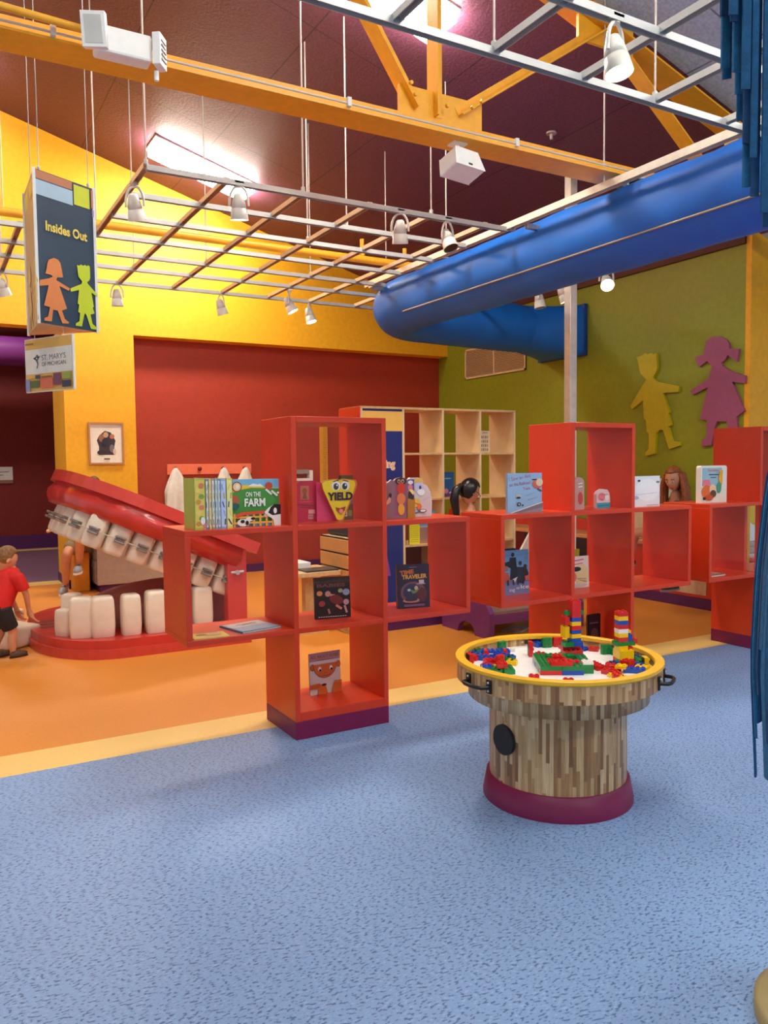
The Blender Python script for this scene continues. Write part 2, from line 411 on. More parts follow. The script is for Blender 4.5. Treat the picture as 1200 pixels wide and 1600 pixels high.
# ================================================================== ROUND TABLE
TX, TY = 2.445, 2.71
tb = thing('play_table', 'round wooden brick-building table with yellow rim, white top and plum base', 'table', (TX, TY, 0))
p = MB(); p.lathe([(0.335, 0), (0.335, .012), (0.318, .10), (0.300, .104)], 64, M_PLUM, caps=True); p.build('base_ring', tb)
p = MB(); p.lathe([(0.305, .08), (0.305, .47)], 96, strips_mat('strip_wood_pedestal', 122)); p.build('pedestal', tb)
p = MB(); p.lathe([(0.2, .46), (0.40, .46), (0.40, .54)], 96, strips_mat('strip_wood_collar', 150)); p.build('collar', tb)
p = MB(); p.lathe([(0.38, .536), (0.452, .536), (0.452, .622), (0.425, .622), (0.425, .578)], 128, strips_mat('strip_wood_drum', 165), smooth=False); p.build('drum', tb)
p = MB(); p.lathe([(0.425, .578), (0.0, .578)], 64, col(252, 251, 250, 0.25)); p.build('table_top', tb, label='glossy white recessed table top')
p = MB(); p.lathe([(0.418, .613), (0.418, .630), (0.421, .632), (0.455, .632), (0.458, .630), (0.458, .617), (.452, .610), (.424, .610)], 128, col(244, 186, 40, 0.35), smooth=False); p.build('rim', tb, label='yellow rim strip')
p = MB(); d = Vector((math.cos(R(181)), math.sin(R(181)), 0)); q = d*0.300+Vector((0, 0, .30)); p.cyl(q, q+d*.016, 0.066, n=40, mt=col(28, 26, 28, .6)); p.build('round_cover', tb, label='black round disc on the pedestal')
def handle(ang, inner=False):
    h = MB(); a = Vector((math.cos(ang), math.sin(ang), 0)); t = Vector((-a.y, a.x, 0)); r0 = 0.453
    for sgn in (-1, 1):
        c = a*(r0-.002) + t*sgn*.068 + Vector((0, 0, .572)); h.beam(c-Vector((0, 0, .028)), c+Vector((0, 0, .028)), .008, .028, M_BLACK, up=t)
        for z in (-.017, .017):
            h.sphere(c+a*.005+Vector((0, 0, z)), .005, .005, .005, M_WHITEM, 8, 6)
    pts = [a*r0+t*(-.068), a*(r0+.030)+t*(-.062), a*(r0+.042)+t*(-.04), a*(r0+.045), a*(r0+.042)+t*.04, a*(r0+.030)+t*.062, a*r0+t*.068]
    h.tube([q+Vector((0, 0, .570)) for q in pts], .0085, 10, M_BLACK)
    h.build('handle', tb, label='black bar handle')
    i = MB(); c = a*.4235+Vector((0, 0, .597)); i.beam(c-t*.085, c+t*.085, .004, .022, M_BLACK)
    for sgn in (-1, 1): i.sphere(c-a*.003+t*sgn*.066, .005, .005, .005, M_WHITEM, 8, 6)
    i.build('handle_plate', tb, label='black backing plate inside the rim')
base_dir = math.atan2(-.742, -.67)
for k in (182, 303, 63): handle(R(k))

# ---------------------------------------------------------------- toy bricks
BC = {'red': (206, 34, 32), 'blue': (24, 76, 176), 'green': (14, 128, 62), 'yellow': (246, 200, 20), 'white': (238, 236, 230)}
def bmat(c): return col(*BC[c], 0.25, 0.02)
U = 0.0235; HB = 0.0195
def brick_geo(mb, x, y, z, nx, ny, c, h=1.0, rot=0.0, studs=True):
    """nx x ny studs, centred at x,y, bottom at z"""
    old = mb.x; loc = Matrix.Translation((x, y, z)) @ Matrix.Rotation(rot, 4, 'Z'); mb.x = loc if old is None else old @ loc
    a, b = nx*U/2-.0006, ny*U/2-.0006; mt = bmat(c)
    mb.box(-a, -b, 0, a, b, HB*h-.0004, mt)
    if studs:
        for i in range(nx):
            for j in range(ny):
                cx, cy = (i-(nx-1)/2)*U, (j-(ny-1)/2)*U
                mb.cyl((cx, cy, HB*h-.0005), (cx, cy, HB*h+.0045), .0068, n=10, mt=mt)
    mb.x = old
ZT = 0.579
# walled base with tower
T1 = (TX+0.165, TY+0.068)
def construct(name, label, parts, rot, cx, cy):
    t = thing(name, label, 'toy bricks', (cx, cy, ZT), (0, 0, rot))
    for (x, y, lv, nx, ny, c, h) in parts:
        b = MB(); brick_geo(b, x*U, y*U, lv*HB, nx, ny, c, h); b.build('brick', t)
    return t
walls = []
for lv, cols in ((0, ['red', 'blue', 'green', 'red', 'green', 'blue']), (1, ['green']*6)):
    walls += [(-4, -5, lv, 4, 2, cols[0], 1), (0, -5, lv, 4, 2, cols[1], 1), (3, -3, lv, 2, 4, cols[2], 1),
              (3, 1, lv, 2, 4, cols[3], 1), (-5, -2, lv, 2, 4, cols[4], 1), (-5, 2, lv, 2, 4, cols[5], 1), (-2, 3, lv, 4, 2, 'green', 1), (1, 3, lv, 2, 2, 'green', 1)]
walls += [(-3, -2, 0, 2, 2, 'red', 1), (-1, -2, 0, 2, 4, 'blue', 1), (-3, 0, 0, 2, 2, 'blue', 1), (1, -1, 0, 2, 4, 'red', 1),
          (-3, -2, 1, 2, 4, 'red', 1), (-1, -2, 1, 2, 2, 'blue', 1), (-1, 0, 1, 2, 2, 'red', 1), (-2, -5, 2, 4, 2, 'red', 1), (3, -4, 2, 2, 2, 'white', .6), (1, -2, 1, 2, 2, 'red', 1), (-2, -1, 2, 2, 2, 'red', 1)]
construct('brick_fort', 'low green and red walled fort of toy bricks in the middle of the table', walls, R(-32), TX+0.03, TY-.03)
tw = [(0, 0, 0, 4, 4, 'green', 1), (0, 0, 1, 4, 2, 'red', 1), (0, 1, 2, 4, 2, 'red', 1), (-1, 0, 3, 2, 2, 'green', 1), (1, 0, 3, 2, 2, 'blue', 1),
      (0.5, 0, 4, 2, 2, 'blue', 1), (0.5, 0, 5, 2, 2, 'yellow', 1), (-1.2, .6, 5, 1, 2, 'yellow', 2.8), (0.5, 0, 6, 2, 2, 'blue', 1), (0.5, 0, 7, 2, 2, 'red', 1), (0.5, 0, 8, 2, 2, 'yellow', 1), (0.5, 0, 9, 2, 2, 'blue', 1)]
tw += [(-1.3, .4, 8.2, 1, 2, 'red', 2), (0.5, 0, 10, 2, 2, 'red', 1), (0.5, .3, 10.4, 4, 1, 'green', 1), (0.5, 0, 11, 2, 2, 'red', 1), (0.5, 0, 12, 2, 2, 'red', 1), (0.5, 0, 13, 2, 2, 'red', 1)]
construct('brick_tower', 'tallest toy brick tower, red on top, standing behind the green fort', tw, R(-14), T1[0], T1[1]+.015)
tw = [(0, 0, 0, 3, 3, 'red', 1), (0, 0, 1, 3, 3, 'yellow', 2), (-.5, 0, 3, 2, 2, 'yellow', 1), (1, 0, 3, 1, 2, 'red', .8), (0, 0, 4, 4, 2, 'green', 1), (1.2, .4, 4, 1, 2, 'blue', 1), (2, 0, 4.6, 1, 2, 'red', .9), (-.5, 0, 5, 2, 2, 'red', 1), (1, .2, 5, 1, 2, 'blue', 1.6),
      (-.5, 0, 6, 2, 2, 'yellow', 1), (-.5, 0, 7, 2, 2, 'white', 1), (1, .3, 6.6, 1, 1, 'yellow', .8), (-.5, 0, 8, 2, 2, 'red', 1), (-.5, 0, 9, 2, 2, 'blue', 1), (-.5, 0, 10, 2, 2, 'yellow', 1), (-.5, 0, 11, 2, 2, 'red', 1)]
construct('brick_tower', 'shorter toy brick tower with one white brick, by the right rim of the table', tw, R(-20), TX+.315, TY-.095)
# toy trailer
tr = thing('toy_trailer', 'blue toy brick trailer on red wheels by the far left rim of the table', 'toy', (TX-.10, TY+.325, ZT), (0, 0, R(-32)))
b = MB(); brick_geo(b, 0, 0, .012, 6, 2, 'blue', .6); b.build('chassis', tr)
for sx in (-.045, .045):
    b = MB()
    b.cyl((sx, -.030, .013), (sx, .030, .013), .014, n=16, mt=bmat('red')); b.build('wheel', tr, label='red wheels')
b = MB(); b.box(.072, -.01, .014, .095, .01, .03, bmat('white')); b.build('hitch', tr)
# loose bricks  (x, y, colour, nx, ny, h, rot, flip, phrase)
LO = [(-.242,.300,'red',2,2,1,20,0,'nearest of all to the left end of the rim'),
(-.200,.345,'blue',2,2,1,50,0,'between the trailer and the left rim'),(-.155,.375,'green',2,2,1,10,0,'in the far left heap, touching the rim'),
(-.195,.260,'blue',2,4,1,35,0,'lying along the left side in front of the trailer'),(-.13,.235,'blue',4,4,1,12,0,'and widest in the heap at the left'),
(-.205,.155,'red',2,2,1,15,1,'tipped on its side at the front of the left heap'),(-.150,.135,'yellow',2,2,1,40,0,'beside the tipped red brick'),
(-.135,.175,'green',2,4,1,-20,0,'right of the yellow brick in the left heap'),(-.225,.205,'red',2,2,1,-10,0,'in front of the long blue brick at left'),
(-.255,.150,'red',2,4,.6,25,0,'flat at the left front'),(-.300,.125,'blue',2,2,1,60,0,'near the black handle at left'),(-.280,.080,'green',2,4,.6,15,0,'flat near the left front rim'),
(-.245,.045,'green',2,4,1,-28,0,'in front of the left heap'),(-.265,.062,'red',2,2,1,-28,2,'on top of the green brick at left front'),(-.245,.115,'yellow',2,2,.6,5,0,'low at left front among red ones'),
(-.300,.255,'red',2,2,1,75,1,'tipped up against the left rim'),
(-.02,.375,'green',2,2,1,5,1,'hollow side showing, at the far rim left of the handle plate'),
(.190,.355,'blue',2,2,1,8,0,'by the far rim in front of the handle plate'),(.215,.315,'green',2,2,1,-20,1,'tipped beside the blue one at the far rim'),(.270,.300,'red',2,2,1,-12,1,'tipped with a square hole showing at the far rim'),
(.025,.215,'red',2,3,1,60,1,'tipped on its back left of the fort'),(.05,.175,'red',2,2,1,20,0,'touching the left corner of the fort'),
(-.225,-.105,'red',2,2,.7,-40,0,'alone at the front rim below the fort'),(-.150,-.235,'red',2,4,.5,-42,0,'half hidden behind the front rim'),
(.320,.200,'blue',2,4,.6,10,0,'round plate behind the tall tower'),(.350,.130,'red',1,2,1,30,0,'small at the back between the towers'),(.355,.055,'green',2,2,1,-15,1,'hollow and tipped between the two towers'),(.400,.050,'green',2,4,1,-25,0,'at the far right rim behind the short tower'),
(.195,.125,'yellow',1,4,1,-70,1,'curved slope right of the tall tower'),(.175,.085,'blue',1,2,2,-20,0,'upright just right of the tall tower'),
(.125,-.115,'red',2,4,1,-15,0,'right of the fort\'s white brick'),(.165,-.16,'red',2,4,1,-50,0,'in the right heap beside the fort'),(.125,-.205,'red',4,2,1,15,0,'long at the front of the right heap'),
(.165,-.225,'yellow',2,2,.6,30,2,'propped on the red ones in the right heap'),(.215,-.255,'blue',2,4,1,40,0,'at the front right rim'),(.235,-.195,'red',2,2,2,10,0,'tall and upright in front of the short tower'),
(.10,-.255,'red',2,4,.8,-30,0,'close to the front rim, right of centre'),(.085,-.285,'yellow',1,4,.6,20,0,'slanted at the front rim'),
(.215,-.135,'blue',2,2,1,0,0,'between the fort and the short tower'),(.245,-.135,'green',2,2,1,25,0,'at the foot of the short tower'),
(.355,-.16,'green',2,4,1,-35,0,'right of the short tower by the rim'),(.375,-.105,'blue',2,2,1,-10,0,'furthest right, behind the green one'),(.325,-.215,'yellow',2,2,1,60,1,'tipped at the right rim'),(.275,-.265,'yellow',2,4,1,35,0,'long at the right front rim'),(.285,-.215,'blue',2,2,1,15,0,'between the two yellow ones at the right')]
for (x, y, c, nx, ny, h, rot, flip, ph) in LO:
    b = MB()
    if flip == 1:
        b.x = Matrix.Translation((0, 0, ny*U/2)) @ Matrix.Rotation(R(90), 4, 'X') @ Matrix.Translation((0, 0, -HB/2))
    brick_geo(b, 0, 0, 0, nx, ny, c, h)
    if flip == 1: # black plate paints the shade inside the hollow underside
        b.box(-nx*U/2+.004, -ny*U/2+.004, -.0006, nx*U/2-.004, ny*U/2-.004, .0, M_BLACK)
    b.x = None
    o = b.build('toy_brick'); o.location = (TX+x, TY+y, ZT + (HB if flip == 2 else 0)); o.rotation_euler = (0, 0, R(rot))
    size = {1: 'narrow', 2: 'small', 3: 'mid-sized', 4: 'long'}[max(nx, ny) if min(nx, ny) > 1 else 1]
    tag(o, '%s %s toy brick %s' % (size, c, ph), 'toy brick', 'loose toy bricks on the round table')

# ================================================================== BOOKS
def book(name, label, x, y, z, w, h, t, ang, cover, art=None, lean=0, group=None, board=False, pages=M_PAGE, cat='book', shape=None):
    """bottom-left front corner at x,y,z; cover faces -Y turned by ang"""
    r = thing(name, label, cat, (x, y, z), (R(-lean), 0, R(ang)), group)
    c = MB(); cm = col(*cover, 0.3, 0.02)
    if shape:
        c.prism(shape, 'y', 0, t, cm)
    else:
        k = .003 if not board else t*.3
        c.box(0, 0, 0, w, k, h, cm); c.box(0, t-k, 0, w, t, h, cm); c.box(0, 0, 0, .004, t, h, cm)
    if art: art(Art(c, (0, 0, 0), (1, 0, 0), (0, 0, 1)), w, h)
    c.build('cover', r)
    if not shape:
        p = MB(); p.box(.004, k, .004, w-.004, t-k, h-.004, pages); p.build('pages', r)
    return r
c_ = lambda r, g, b: col(r, g, b, 0.4, 0.02)
WH, BK = c_(244, 242, 236), c_(24, 20, 24)
rnd = random.Random(3)

def art_farm(a, w, h):
    a.rect(0, 0, w, h, c_(120, 186, 226)); a.poly([(0, .2), (.08, .222), (.16, .214), (w, .2), (w, .1), (0, .1)], c_(240, 196, 62))
    a.poly([(.1, .214), (.13, .228), (.155, .222), (.17, .226), (.19, .21)], WH)
    a.poly([(0, .175), (.05, .195), (.12, .205), (w, .198), (w, .02), (0, .02)], c_(72, 150, 62))
    a.ell(.038, .212, .028, .028, c_(150, 70, 50)); a.ell(.038, .212, .022, .022, c_(238, 208, 160)); a.ell(.041, .214, .01, .013, WH)
    a.ell(.218, .214, .022, .020, c_(198, 76, 58))
    for k in range(9): a.ell(.205+.008*k, .192-.005*(k % 4)-.002*k, .007, .006, WH)
    a.text('ON THE', .084, .158, .085, .026, WH); a.text('FARM', .076, .106, .118, .043, WH, .03)
    a.ell(.018, .14, .03, .028, c_(176, 96, 60)); a.ell(.02, .11, .028, .018, c_(44, 96, 92))
    for k in range(7): a.rect(.012+k*.036, 0, .024+k*.036, .07, c_(238, 178, 74))
    a.rect(0, .045, w, .055, c_(238, 178, 74)); a.rect(0, .015, w, .025, c_(238, 178, 74))
    a.poly([(.02, .062), (.06, .078), (.19, .082), (.185, .066), (.07, .062), (.03, .046)], c_(224, 76, 44))
    a.ell(.065, .022, .035, .02, WH); a.ell(.1, .04, .022, .012, WH); a.ell(.06, .028, .012, .009, BK); a.ell(.085, .02, .01, .012, BK); a.ell(.118, .042, .012, .007, BK)
    a.poly([(w, .1), (.235, .112), (.205, .095), (.185, .075), (.19, .056), (.21, .05), (.235, .03), (.24, 0), (w, 0)], WH)
    a.poly([(w, .112), (.24, .115), (.22, .1), (.205, .07), (.23, .055), (w, .06)], BK); a.ell(.19, .056, .012, .009, c_(226, 168, 170)); a.ell(.245, .08, .01, .016, WH)
YFR = 4.07
book('picture_book', 'square picture book reading ON THE FARM with cows on a green cover', 1.392, 4.062, 1.175, .278, .252, .022, 1, (240, 200, 90), art_farm, group='picture books on the red shelves')
# row of upright thin books, spines to the viewer
spines = [((186, 202, 90), (236, 206, 98), 'thick yellow-green picture book first at left of the row'), ((120, 140, 172), (232, 226, 210), 'thin grey-blue book second in the upright row'),
          ((238, 206, 96), (240, 226, 170), 'thin yellow book third in the upright row'), ((186, 162, 158), (232, 226, 210), 'thin dusty pink book fourth in the upright row'),
          ((148, 186, 186), (210, 226, 226), 'thin pale teal book fifth in the upright row'), ((128, 158, 196), (220, 226, 236), 'thin steel-blue book sixth in the upright row'),
          ((150, 172, 222), (196, 212, 240), 'wide periwinkle book seventh in the row'), ((236, 220, 84), (240, 234, 160), 'yellow book with green edge last in the upright row')]
xs = [1.180, 1.242, 1.258, 1.274, 1.291, 1.306, 1.320, 1.352]; tk = [.058, .014, .014, .015, .014, .013, .030, .032]
spines = [(a_, b_, l_.replace(' in the upright row', ' in the row')) for a_, b_, l_ in spines]
for (cA, cB, lb), x, t in zip(spines, xs, tk):
    r = thing('picture_book', lb+' beside the farm book', 'book', (x, 3.995 + (0 if t > .05 else .005), 1.175), (0, 0, R(-1)), 'picture books on the red shelves')
    c = MB(); cm = c_(*cA); hh = .262 if t > .05 else .256+.004*rnd.random(); dp = .20
    c.box(0, 0, 0, t, .004, hh, cm); c.box(0, 0, 0, .002, dp, hh, cm); c.box(t-.002, 0, 0, t, dp, hh, cm)
    a = Art(c, (0, 0, 0), (1, 0, 0), (0, 0, 1))
    a.rect(t*.1, .01, t*.9, hh-.01, c_(*cB))
    if t > .05:
        for k in range(8): a.ell(t*.5+.008*((k % 2)*2-1), .03+k*.028, .014, .012, c_(*[(212, 150, 70), (120, 168, 70), (240, 214, 110), (226, 130, 96)][k % 4]))
        a.ell(t*.72, .045, .012, .02, WH); a.rect(t*.8, 0, t, .03, c_(224, 130, 150))
    else:
        for k in range(5): a.line(t*(.2+.6*rnd.random()), .02+k*.045, t*(.2+.6*rnd.random()), .05+k*.045, t*.22, c_(*[(70, 66, 70), cA, (90, 110, 150), (200, 170, 90), cA][k]))
    c.build('cover', r)
    p = MB(); p.box(.002, .004, .003, t-.002, dp-.004, hh-.003, M_PAGE); p.build('pages', r)

# tower cell: pink book and the shaped yield book
def art_pink(a, w, h):
    a.rect(.035, .125, .085, .205, c_(200, 120, 76)); a.ell(.06, .175, .014, .018, c_(168, 84, 56)); a.poly([(.045, .13), (.075, .13), (.066, .16), (.054, .16)], c_(150, 80, 60))
    a.rect(.03, .112, .095, .115, c_(236, 120, 90)); a.line(.01, .098, .11, .092, .003, c_(120, 20, 40)); a.line(.03, .084, .1, .081, .003, c_(120, 20, 40))
    a.rect(.08, .045, .118, .068, c_(236, 170, 170)); a.rect(.078, .015, .108, .04, c_(230, 160, 164))
    for k in range(5): a.rect(.082+k*.005, .02, .084+k*.005, .035, c_(90, 20, 30))
def arch(w, h, r, n=6):
    return [(0, 0), (w, 0)] + [(w-r+r*math.cos(t), h-r+r*math.sin(t)) for t in [PI/2*i/n for i in range(n+1)]] + [(r-r*math.sin(t), h-r+r*math.cos(t)) for t in [PI/2*i/n for i in range(n+1)]]
book('board_book', 'hot pink board book with rounded corners left of the yield sign book', 1.820, 4.20, 1.175, .16, .232, .012, -8, (206, 40, 78), art_pink, shape=arch(.16, .232, .045), group='picture books on the red shelves')
YS = [(.118, 0), (.138, .004), (.222, .17), (.236, .212), (.228, .234), (.15, .243), (.12, .238), (.09, .243), (.02, .236), (.0, .222), (.006, .19), (.10, .006)]
def art_yield(a, w, h):
    a.poly([(.02+(x-.02)*.94, .006+z*.955) for x, z in YS], c_(246, 214, 20))
    for s in (-1, 1):
        a.ell(.122+s*.030, .203, .030, .027, WH); a.ell(.122+s*.028-.002, .199, .017, .019, c_(52, 58, 44)); a.ell(.122+s*.028+.004, .206, .005, .006, WH)
        a.line(.122+s*.012, .236, .122+s*.05, .226, .005, BK)
    a.text('YIELD', .034, .120, .166, .046, c_(42, 16, 50), .045)
    a.poly([(.082, .082), (.112, .074), (.152, .084), (.145, .06), (.126, .044), (.106, .048), (.092, .066)], c_(176, 46, 40))
    a.ell(.120, .058, .014, .012, c_(240, 150, 130)); a.line(.11, .036, .132, .038, .003, c_(190, 140, 10))
book('board_book', 'board book shaped like a smiling yellow YIELD sign with big eyes', 1.945, 4.10, 1.175, .236, .243, .014, 4, (214, 128, 60), art_yield, shape=YS, group='picture books on the red shelves')
book('board_book', 'narrow olive and grey book peeking out behind the yield sign book', 2.105, 4.19, 1.175, .085, .262, .02, 0, (116, 96, 60), lambda a, w, h: (a.rect(.02, .02, .045, .055, WH), a.text('3', .026, .024, .013, .026, BK, .04), a.rect(.05, .02, .075, .055, c_(150, 160, 90)), a.rect(0, .09, w, .2, c_(150, 120, 110))), group='picture books on the red shelves')
# a strip of pink backing card behind the yield book
book('folder', 'magenta card folder standing behind the yield sign book', 1.935, 4.15, 1.175, .125, .225, .006, -2, (222, 62, 116), None, shape=[(0, 0), (.125, 0), (.10, .1), (.03, .225), (0, .225)], cat='folder')
# right wing of the left unit
def art_dog(a, w, h):
    P1 = c_(150, 84, 110)
    a.rect(.06, .02, .14, .225, P1)
    a.ell(.1, .222, .038, .022, c_(72, 40, 34)); a.ell(.088, .222, .01, .012, c_(206, 160, 130)); a.ell(.112, .222, .01, .012, c_(206, 160, 130)); a.ell(.088, .22, .005, .006, BK); a.ell(.112, .22, .005, .006, BK)
    a.ell(.1, .18, .026, .034, c_(220, 56, 30)); a.ell(.1, .118, .028, .034, c_(224, 122, 66)); a.ell(.1, .056, .022, .034, c_(232, 158, 44))
    a.poly([(.14, 0), (.19, 0), (.19, .12), (.165, .15), (.14, .11)], c_(184, 122, 30)); a.poly([(.15, .17), (.185, .13), (.18, .11), (.15, .12)], c_(60, 34, 30))
    a.poly([(0, .1), (.035, .15), (.03, .1), (0, .08)], c_(222, 150, 120)); a.ell(.03, .14, .008, .014, c_(50, 30, 30))
book('board_book', 'purple-brown dog-shaped board book with red, orange and yellow ovals', 2.335, 4.06, 1.175, .19, .243, .02, -6, (150, 100, 108), art_dog,
     shape=[(0, 0), (.19, 0), (.19, .12), (.165, .155), (.148, .16), (.145, .225), (.13, .24), (.1, .245), (.07, .238), (.055, .225), (.04, .232), (.015, .215), (0, .19)], group='picture books on the red shelves')
def art_bunny(a, w, h):
    a.poly([(.0, .12), (.05, .12), (.05, .23), (.0, .23)], c_(112, 76, 150)); a.ell(.022, .212, .02, .012, WH); a.ell(.02, .18, .018, .02, c_(232, 130, 140)); a.ell(.024, .15, .024, .02, c_(244, 224, 130))
    a.poly([(.05, .235), (.11, .235), (.11, .21), (.05, .21)], c_(240, 190, 90)); a.ell(.085, .18, .034, .034, c_(208, 206, 226)); a.ell(.094, .178, .009, .014, c_(60, 70, 130)); a.ell(.1, .15, .03, .02, WH)
    a.ell(.06, .088, .032, .026, c_(238, 192, 72)); a.ell(.085, .062, .018, .02, c_(238, 120, 60)); a.line(.03, .094, .075, .078, .006, c_(196, 120, 30)); a.line(.11, .1, .16, .115, .004, c_(200, 186, 190))
    a.ell(.045, .034, .04, .013, c_(90, 110, 150)); a.ell(.042, .037, .03, .008, c_(170, 190, 216)); a.ell(.11, .036, .03, .011, c_(84, 76, 86)); a.ell(.11, .037, .022, .007, WH)
book('board_book', 'shaped white and lilac rabbit board book beside the purple dog book', 2.525, 4.12, 1.175, .19, .238, .018, 6, (222, 206, 204), art_bunny,
     shape=[(0, 0), (.185, 0), (.19, .09), (.178, .15), (.15, .19), (.12, .2), (.118, .225), (.085, .24), (.02, .24), (0, .22)], group='picture books on the red shelves')
# lower cells of the left unit
def art_babies(a, w, h):
    a.rect(0, h*.86, w, h*.93, c_(66, 34, 30)); a.text('BABIES', w*.07, h*.76, w*.8, h*.085, c_(118, 62, 50), .03)
    a.ell(w*.14, h*.62, w*.08, h*.06, c_(206, 128, 70)); a.ell(w*.37, h*.6, w*.08, h*.07, c_(196, 128, 118)); a.line(w*.44, h*.56, w*.56, h*.54, .016, c_(206, 140, 124))
    a.ell(w*.6, h*.45, w*.2, h*.11, c_(116, 34, 36), rot=-.3); a.ell(w*.72, h*.66, w*.07, h*.05, c_(150, 150, 116)); a.ell(w*.88, h*.62, w*.1, h*.08, c_(140, 146, 170)); a.ell(w*.87, h*.38, w*.08, h*.07, c_(190, 140, 150))
    a.line(w*.58, h*.32, w*.74, h*.22, .014, c_(206, 120, 100)); a.line(w*.82, h*.3, w*.88, h*.12, .012, c_(210, 150, 140)); a.ell(w*.19, h*.37, w*.09, h*.07, c_(158, 50, 44)); a.line(w*.36, h*.24, w*.4, h*.12, .012, c_(170, 110, 110))
    for k in range(12): a.rect(w*(.08+.066*k), h*.045, w*(.125+.066*k), h*.062, c_(216, 200, 196))
book('picture_book', 'dark brown hardback with sleeping babies on its cover', 1.905, 4.13, .615, .215, .238, .02, -9, (38, 20, 22), art_babies, lean=4, group='picture books on the red shelves')
def art_time(a, w, h):
    a.rect(w*.36, h*.93, w*.6, h*.943, c_(150, 120, 130)); a.text('TIME', w*.08, h*.76, w*.44, h*.10, c_(206, 108, 40), .05, rot=.10); a.text('TRAVELER', w*.14, h*.665, w*.78, h*.10, c_(226, 164, 66), .04, rot=.02)
    a.ell(w*.48, h*.36, w*.4, h*.25, c_(120, 78, 82)); a.ell(w*.44, h*.37, w*.28, h*.19, c_(52, 50, 78)); a.ell(w*.74, h*.3, w*.17, h*.16, c_(96, 44, 44))
    a.rect(w*.66, h*.56, w*.82, h*.64, c_(206, 186, 196)); a.rect(w*.58, h*.54, w*.86, h*.56, c_(180, 160, 170))
    a.ell(w*.57, h*.46, w*.06, h*.05, c_(206, 170, 140)); a.poly([(w*.36, h*.43), (w*.5, h*.4), (w*.7, h*.45), (w*.56, h*.35), (w*.46, h*.33)], c_(110, 140, 76)); a.ell(w*.34, h*.42, w*.05, h*.03, c_(186, 206, 206))
    a.ell(w*.4, h*.18, w*.26, h*.05, c_(196, 128, 112)); a.ell(w*.4, h*.2, w*.2, h*.04, c_(60, 44, 66))
    a.rect(w*.18, h*.075, w*.82, h*.087, c_(170, 120, 160)); a.rect(w*.18, h*.05, w*.82, h*.062, c_(170, 120, 160))
book('picture_book', 'dark purple TIME TRAVELER book standing on the lower right wing', 2.475, 4.16, .615, .208, .268, .035, -12, (48, 34, 58), art_time, lean=3, group='picture books on the red shelves', pages=c_(226, 206, 168))
def art_scab(a, w, h):
    a.rect(0, h*.80, w, h, c_(186, 136, 140)); a.text('ALL ABOUT SCABS', w*.05, h*.87, w*.9, h*.07, c_(150, 64, 62), .01); a.rect(w*.25, h*.815, w*.78, h*.83, c_(150, 90, 96))
    O = c_(214, 108, 42); D = c_(90, 38, 18)
    a.ell(w*.1, h*.66, w*.075, h*.08, D); a.ell(w*.105, h*.66, w*.062, h*.068, O); a.ell(w*.93, h*.67, w*.07, h*.08, D); a.ell(w*.925, h*.67, w*.06, h*.07, O)
    def face(k): return [(w*.5+math.cos(t)*w*.37*k, h*.72+math.sin(t)*h*.33*k) for t in [PI+PI*i/16 for i in range(17)]]
    a.poly(face(1.03), D); a.poly(face(1.0), O)
    for s in (-1, 1):
        a.ell(w*(.5+s*.18), h*.61, w*.05, h*.055, WH); a.ell(w*(.51+s*.18), h*.58, w*.035, h*.028, BK)
    a.line(w*.46, h*.505, w*.54, h*.51, .002, D); a.line(w*.38, h*.445, w*.52, h*.43, .0025, D); a.line(w*.52, h*.43, w*.66, h*.46, .0025, D)
    a.poly([(w*.25, 0), (w*.55, 0), (w*.5, h*.18), (w*.42, h*.24), (w*.25, h*.22)], O); a.poly([(w*.68, 0), (w, 0), (w, h*.28), (w*.8, h*.28), (w*.73, h*.18)], O)
    a.poly([(0, h*.26), (w*.3, h*.27), (w*.34, h*.2), (w*.2, h*.15), (0, h*.16)], c_(200, 92, 34)); a.ell(w*.43, h*.225, w*.08, h*.03, c_(60, 28, 24))
    for k in range(3): a.ell(w*(.82+.07*k), h*.25, w*.04, h*.04, c_(224, 122, 52))
book('picture_book', 'pale picture book reading ALL ABOUT SCABS with an orange-brown face, in the bottom cell', 1.905, 4.22, .150, .208, .245, .006, 3, (226, 214, 206), art_scab, lean=2, group='picture books on the red shelves')
def flat(name, label, x, y, z, w, d, t, ang, c, art):
    r = thing(name, label, 'book', (x, y, z), (0, 0, R(ang)), 'picture books on the red shelves'); k = MB()
    k.box(0, 0, 0, w, d, .002, c_(*c)); k.box(0, 0, t-.002, w, d, t, c_(*c)); k.box(0, 0, 0, .003, d, t, c_(*c))
    art(Art(k, (0, 0, t), (1, 0, 0), (0, 1, 0)), w, d); k.build('cover', r)
    p = MB(); p.box(.003, .002, .002, w-.002, d-.002, t-.002, M_PAGE); p.build('pages', r)
flat('picture_book', 'light blue thin hardback lying flat on the lower left wing', 1.418, 3.985, .615, .245, .235, .010, 12, (104, 150, 190), lambda a, w, h: (a.rect(.01, .01, w-.005, h-.01, c_(150, 186, 214)), a.rect(.01, h*.5, w-.005, h-.01, c_(212, 220, 224)), a.line(w*.25, h*.72, w*.8, h*.78, .008, c_(60, 60, 66)), a.line(w*.35, h*.62, w*.7, h*.8, .008, c_(150, 110, 60)), a.line(w*.5, h*.66, w*.75, h*.66, .006, c_(60, 60, 66))))
flat('picture_book', 'yellow paperback lying flat at the left front of the lower wing', 1.155, 3.972, .615, .185, .13, .006, -3, (232, 206, 96), lambda a, w, h: (a.ell(w*.6, h*.4, w*.25, h*.2, c_(190, 160, 110)), a.ell(w*.3, h*.6, w*.16, h*.14, c_(120, 96, 80)), a.ell(w*.7, h*.7, w*.12, h*.1, c_(226, 190, 150)), a.line(w*.2, h*.85, w*.8, h*.85, .006, c_(130, 60, 60))))
